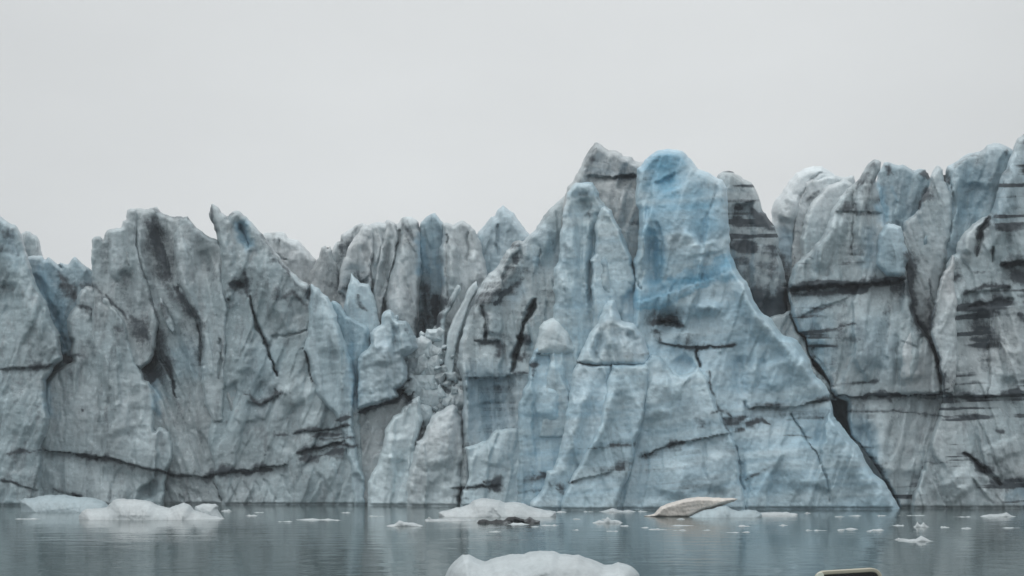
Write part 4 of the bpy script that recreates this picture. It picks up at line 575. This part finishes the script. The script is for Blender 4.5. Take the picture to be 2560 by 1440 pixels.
SC = 'scraps of brash ice on the lagoon'
named = [
 ('white flat floe left of the tilted sandy slab, close to the cliff foot', 1545, 1280, 104, 10), ('small white floe with a raised lump between the long white iceberg and sandy slab', 1518, 1308, 80, 16),
 ('white low floe with a lump, left of the grit lump', 1010, 1316, 96, 16), ('bright flat floe near the right edge below the grit striped cliff', 2494, 1292, 90, 12),
 ('small bright boxy lump on open water below the banded cliff', 2303, 1318, 42, 15), ('wide faint greyish floe nearest the viewer on the right side', 2290, 1354, 100, 14),
 ('thin white sliver at the right end of the white humped iceberg', 565, 1278, 28, 5), ('long thin white thread of ice on open water right of the left icebergs', 780, 1301, 165, 5),
]
def scrap(label, cx, wy, wpx, hpx, seed, grp=None):
    rs = np.random.RandomState(seed)
    n = 9; xs_ = np.linspace(-.5, .5, n)
    top = (1 - (2 * np.abs(xs_)) ** 1.6) * (.35 + .65 * rs.rand(n)); top[rs.randint(2, n - 2)] = 1.0
    pts = [(cx + x * wpx, wy - hpx * max(t, .05)) for x, t in zip(xs_, top)] + [(cx + .5 * wpx, wy + 9), (cx - .5 * wpx, wy + 9)]
    return floe('ice_scrap', label, 'ice scrap', pts, wy, grp=grp, flat=True, r=9, depth=.22 * wpx * (6250. / (wy - HY)) / F, step=max(1.2, min(2, hpx / 5)), rough=1.5, seed=seed, pale=.35)
for k, (lb, cx, wy, w_, h_) in enumerate(named): scrap(lb, cx, wy, w_, h_, 400 + k)
rs = np.random.RandomState(7)
bits = [(1415,1278,30,4),(1460,1279,36,4),(1380,1314,40,5),(1300,1314,60,5),(1340,1317,34,5),(1430,1322,46,4),(1600,1322,40,4),(1640,1324,54,5),(1700,1326,46,4),(1760,1327,30,4),(1560,1316,30,4),(2100,1290,24,4),(2140,1288,50,5),(2200,1289,28,5),(2060,1325,52,5),(2090,1324,26,6),(2125,1325,36,5),(2160,1328,20,4),(2195,1326,40,6),(2030,1327,20,4),(2370,1319,26,5),(2240,1314,34,4),(2245,1348,30,5),(1880,1328,36,4),(1950,1312,30,4),(2430,1322,24,4),(860,1280,20,3),(95,1277,50,4),(70,1297,60,4),(2540,1322,46,4),(1082,1296,12,6),(1330,1306,18,6),(1500,1300,22,4),(1690,1300,20,4),(1850,1318,30,4),(1440,1300,26,4),(2010,1286,24,4),(1620,1281,40,4),(1900,1284,50,4),(2280,1286,60,4),(2420,1290,40,4),(1700,1312,70,4),(1540,1330,60,5),(1820,1335,40,5),(1240,1330,46,5),(940,1292,40,4),(660,1282,40,4),(700,1302,60,4),(840,1301,50,4),(620,1290,30,4)]
for k, (cx, wy, w_, h_) in enumerate(bits):
    scrap('small scrap of brash ice drifting among others on the lagoon below the cliff', cx + rs.uniform(-14, 14), wy + rs.uniform(-3, 4), w_ * rs.uniform(.7, 1.5), h_ * rs.uniform(.5, .9), 500 + k, SC)

# ------------------------------------------------------------------ the phone at the bottom edge
def simple_mat(name, c, rough, metal=0.0):
    m, N, L, B = new_mat(name)
    geo = N.new('ShaderNodeNewGeometry')
    n = noise(N, L, geo.outputs['Position'], 60, 4)
    L.new(mixc(N, L, n, tuple(x * .85 for x in c), tuple(min(1, x * 1.15) for x in c)), B.inputs['Base Color'])
    B.inputs['Roughness'].default_value = rough; B.inputs['Metallic'].default_value = metal
    return m
gold = simple_mat('gold_rim', (.42, .40, .32), .45); black = simple_mat('black_glass', (.012, .012, .012), .2); bright = simple_mat('pale_corner', (.72, .76, .66), .4)
import bmesh
def rounded_slab(w, h, rad, t0, t1, hole=None):
    """outline in x-z, extruded along y; with hole = inner margin it is a rim"""
    def ring(w, h, rad):
        out = []
        for cxx, czz, a0 in ((w / 2 - rad, h / 2 - rad, 0), (-w / 2 + rad, h / 2 - rad, 90), (-w / 2 + rad, -h / 2 + rad, 180), (w / 2 - rad, -h / 2 + rad, 270)):
            for k in range(9):
                a = math.radians(a0 + k * 90 / 8); out.append((cxx + rad * math.cos(a), czz + rad * math.sin(a)))
        return out
    bm = bmesh.new(); O = ring(w, h, rad); n = len(O)
    f = [bm.verts.new((x, t0, z)) for x, z in O]; bk = [bm.verts.new((x, t1, z)) for x, z in O]
    for k in range(n): bm.faces.new((f[k], f[(k + 1) % n], bk[(k + 1) % n], bk[k]))
    if hole:
        I_ = ring(w - 2 * hole, h - 2 * hole, max(rad - hole, .001))
        fi = [bm.verts.new((x, t0, z)) for x, z in I_]; bi = [bm.verts.new((x, t1, z)) for x, z in I_]
        for k in range(n):
            j = (k + 1) % n
            bm.faces.new((fi[k], fi[j], bi[j], bi[k])); bm.faces.new((f[k], f[j], fi[j], fi[k])); bm.faces.new((bk[k], bk[j], bi[j], bi[k]))
    else:
        bm.faces.new(f); bm.faces.new(bk)
    bmesh.ops.recalc_face_normals(bm, faces=bm.faces)
    return bm
def bm_obj(name, bm, mat, parent, bevel=.0012):
    me = bpy.data.meshes.new(name); bm.to_mesh(me); bm.free(); me.materials.append(mat)
    o = bpy.data.objects.new(name, me); link(o, parent)
    if bevel:
        md = o.modifiers.new('bevel', 'BEVEL'); md.width = bevel; md.segments = 3; md.limit_method = 'ANGLE'
    return o
PY_ = 1.14
top = unproject(np.array(2128.), np.array(1423.), PY_)
ph = bpy.data.objects.new('phone', None); col.objects.link(ph)
ph.location = (top[0], top[1], top[2] - .075); ph.rotation_euler = (0, math.radians(-3.5), 0)
tag(ph, 'dark phone with a rounded gold rim poking up at the bottom edge', 'phone')
bm_obj('rim', rounded_slab(.077, .150, .012, -.004, .004, .0045), gold, ph)
bm_obj('back_panel', rounded_slab(.0676, .1406, .0075, -.0030, .0035), black, ph, 0)
bm = rounded_slab(.0085, .009, .0035, -.0052, -.0041)
c_ = bm_obj('corner_piece', bm, bright, ph, .0008); c_.location = (-.0325, 0, .0695)  # pale piece for the bright corner of the rim

# ------------------------------------------------------------------ thin haze volume, added to lift the darkest tones
hz = bpy.data.materials.new('added_haze'); hz.use_nodes = True
N, L = hz.node_tree.nodes, hz.node_tree.links
N.remove(N['Principled BSDF'])
pv = N.new('ShaderNodeVolumePrincipled'); pv.inputs['Color'].default_value = (.90, .95, 1.0, 1); pv.inputs['Density'].default_value = .0006
L.new(pv.outputs[0], N['Material Output'].inputs['Volume'])
bm = bmesh.new(); bmesh.ops.create_cube(bm, size=1)
me = bpy.data.meshes.new('haze'); bm.to_mesh(me); bm.free(); me.materials.append(hz)
ho = bpy.data.objects.new('haze', me); col.objects.link(ho); ho.scale = (7000, 4600, 104); ho.location = (0, 1850, 46)
tag(ho, 'thin haze added over the lagoon to lift the dark tones', 'haze', kind='stuff')

# ------------------------------------------------------------------ overcast light
SUN_EL, SUN_AZ = 62, 245          # degrees; azimuth from +Y clockwise: behind the viewer, a little to the left
wd = bpy.data.worlds.new('World'); scene.world = wd; wd.use_nodes = True
N, L = wd.node_tree.nodes, wd.node_tree.links
bg = N['Background']
sky = N.new('ShaderNodeTexSky'); sky.sky_type = 'NISHITA'; sky.sun_disc = False
sky.sun_elevation = math.radians(SUN_EL); sky.sun_rotation = math.radians(SUN_AZ); sky.dust_density = 4
tc = N.new('ShaderNodeTexCoord')
cl = noise(N, L, mapping(N, L, tc.outputs['Generated'], (1.3, 1.3, 3.2)), 1.6, 4, .5)
sep = N.new('ShaderNodeSeparateXYZ'); L.new(tc.outputs['Generated'], sep.inputs[0])
zen = math_node(N, L, 'MULTIPLY_ADD', math_node(N, L, 'MAXIMUM', math_node(N, L, 'SUBTRACT', sep.outputs[2], .43), 0), 2.2, 1.0)
vd = N.new('ShaderNodeVectorMath'); vd.operation = 'DOT_PRODUCT'; L.new(tc.outputs['Generated'], vd.inputs[0])
vd.inputs[1].default_value = Vector(((1250 - CX) / F, 1, (HY - 60) / F)).normalized()
thin = N.new('ShaderNodeMapRange'); thin.interpolation_type = 'SMOOTHSTEP'; L.new(vd.outputs['Value'], thin.inputs[0])
thin.inputs[1].default_value = .86; thin.inputs[2].default_value = 1.0; thin.inputs[3].default_value = -.035; thin.inputs[4].default_value = .045   # the cloud is a little thinner there
amt = math_node(N, L, 'MULTIPLY', math_node(N, L, 'ADD', math_node(N, L, 'MULTIPLY_ADD', cl, .26, .87), thin.outputs[0]), zen)
STR = .1
cloud = N.new('ShaderNodeCombineColor')
for k, v_ in enumerate((.71, .732, .738)): L.new(math_node(N, L, 'MULTIPLY', amt, v_ / STR), cloud.inputs[k])
L.new(mixc(N, L, .97, sky.outputs[0], cloud.outputs[0]), bg.inputs['Color'])
bg.inputs['Strength'].default_value = STR
ld = bpy.data.lights.new('sun', 'SUN'); ld.energy = .5; ld.angle = math.radians(25); ld.color = (1, .97, .93)
so = bpy.data.objects.new('sun', ld); col.objects.link(so)
so.rotation_euler = (math.radians(90 - SUN_EL), 0, math.radians(180 - SUN_AZ) + math.pi * 0)
# the lamp shines along its -Z: aim it from the sun's direction
from mathutils import Vector
el, az = math.radians(SUN_EL), math.radians(SUN_AZ)
dirv = Vector((math.sin(az) * math.cos(el), math.cos(az) * math.cos(el), math.sin(el)))
so.rotation_euler = dirv.to_track_quat('Z', 'Y').to_euler()

# ------------------------------------------------------------------ camera
cd = bpy.data.cameras.new('camera'); cam = bpy.data.objects.new('camera', cd); col.objects.link(cam)
cam.location = (0, 0, CAMH); cam.rotation_euler = (math.radians(90), 0, 0)
cd.sensor_width = 36; cd.sensor_fit = 'HORIZONTAL'; cd.lens = 36 * F / 2560; cd.shift_y = (HY - 720) / 2560
cd.clip_start = .05; cd.clip_end = 6000
scene.camera = cam
scene.view_settings.view_transform = 'Standard'; scene.view_settings.look = 'None'
scene.view_settings.exposure = .04; scene.view_settings.gamma = 1
scene.cycles.max_bounces = 6; scene.cycles.diffuse_bounces = 3
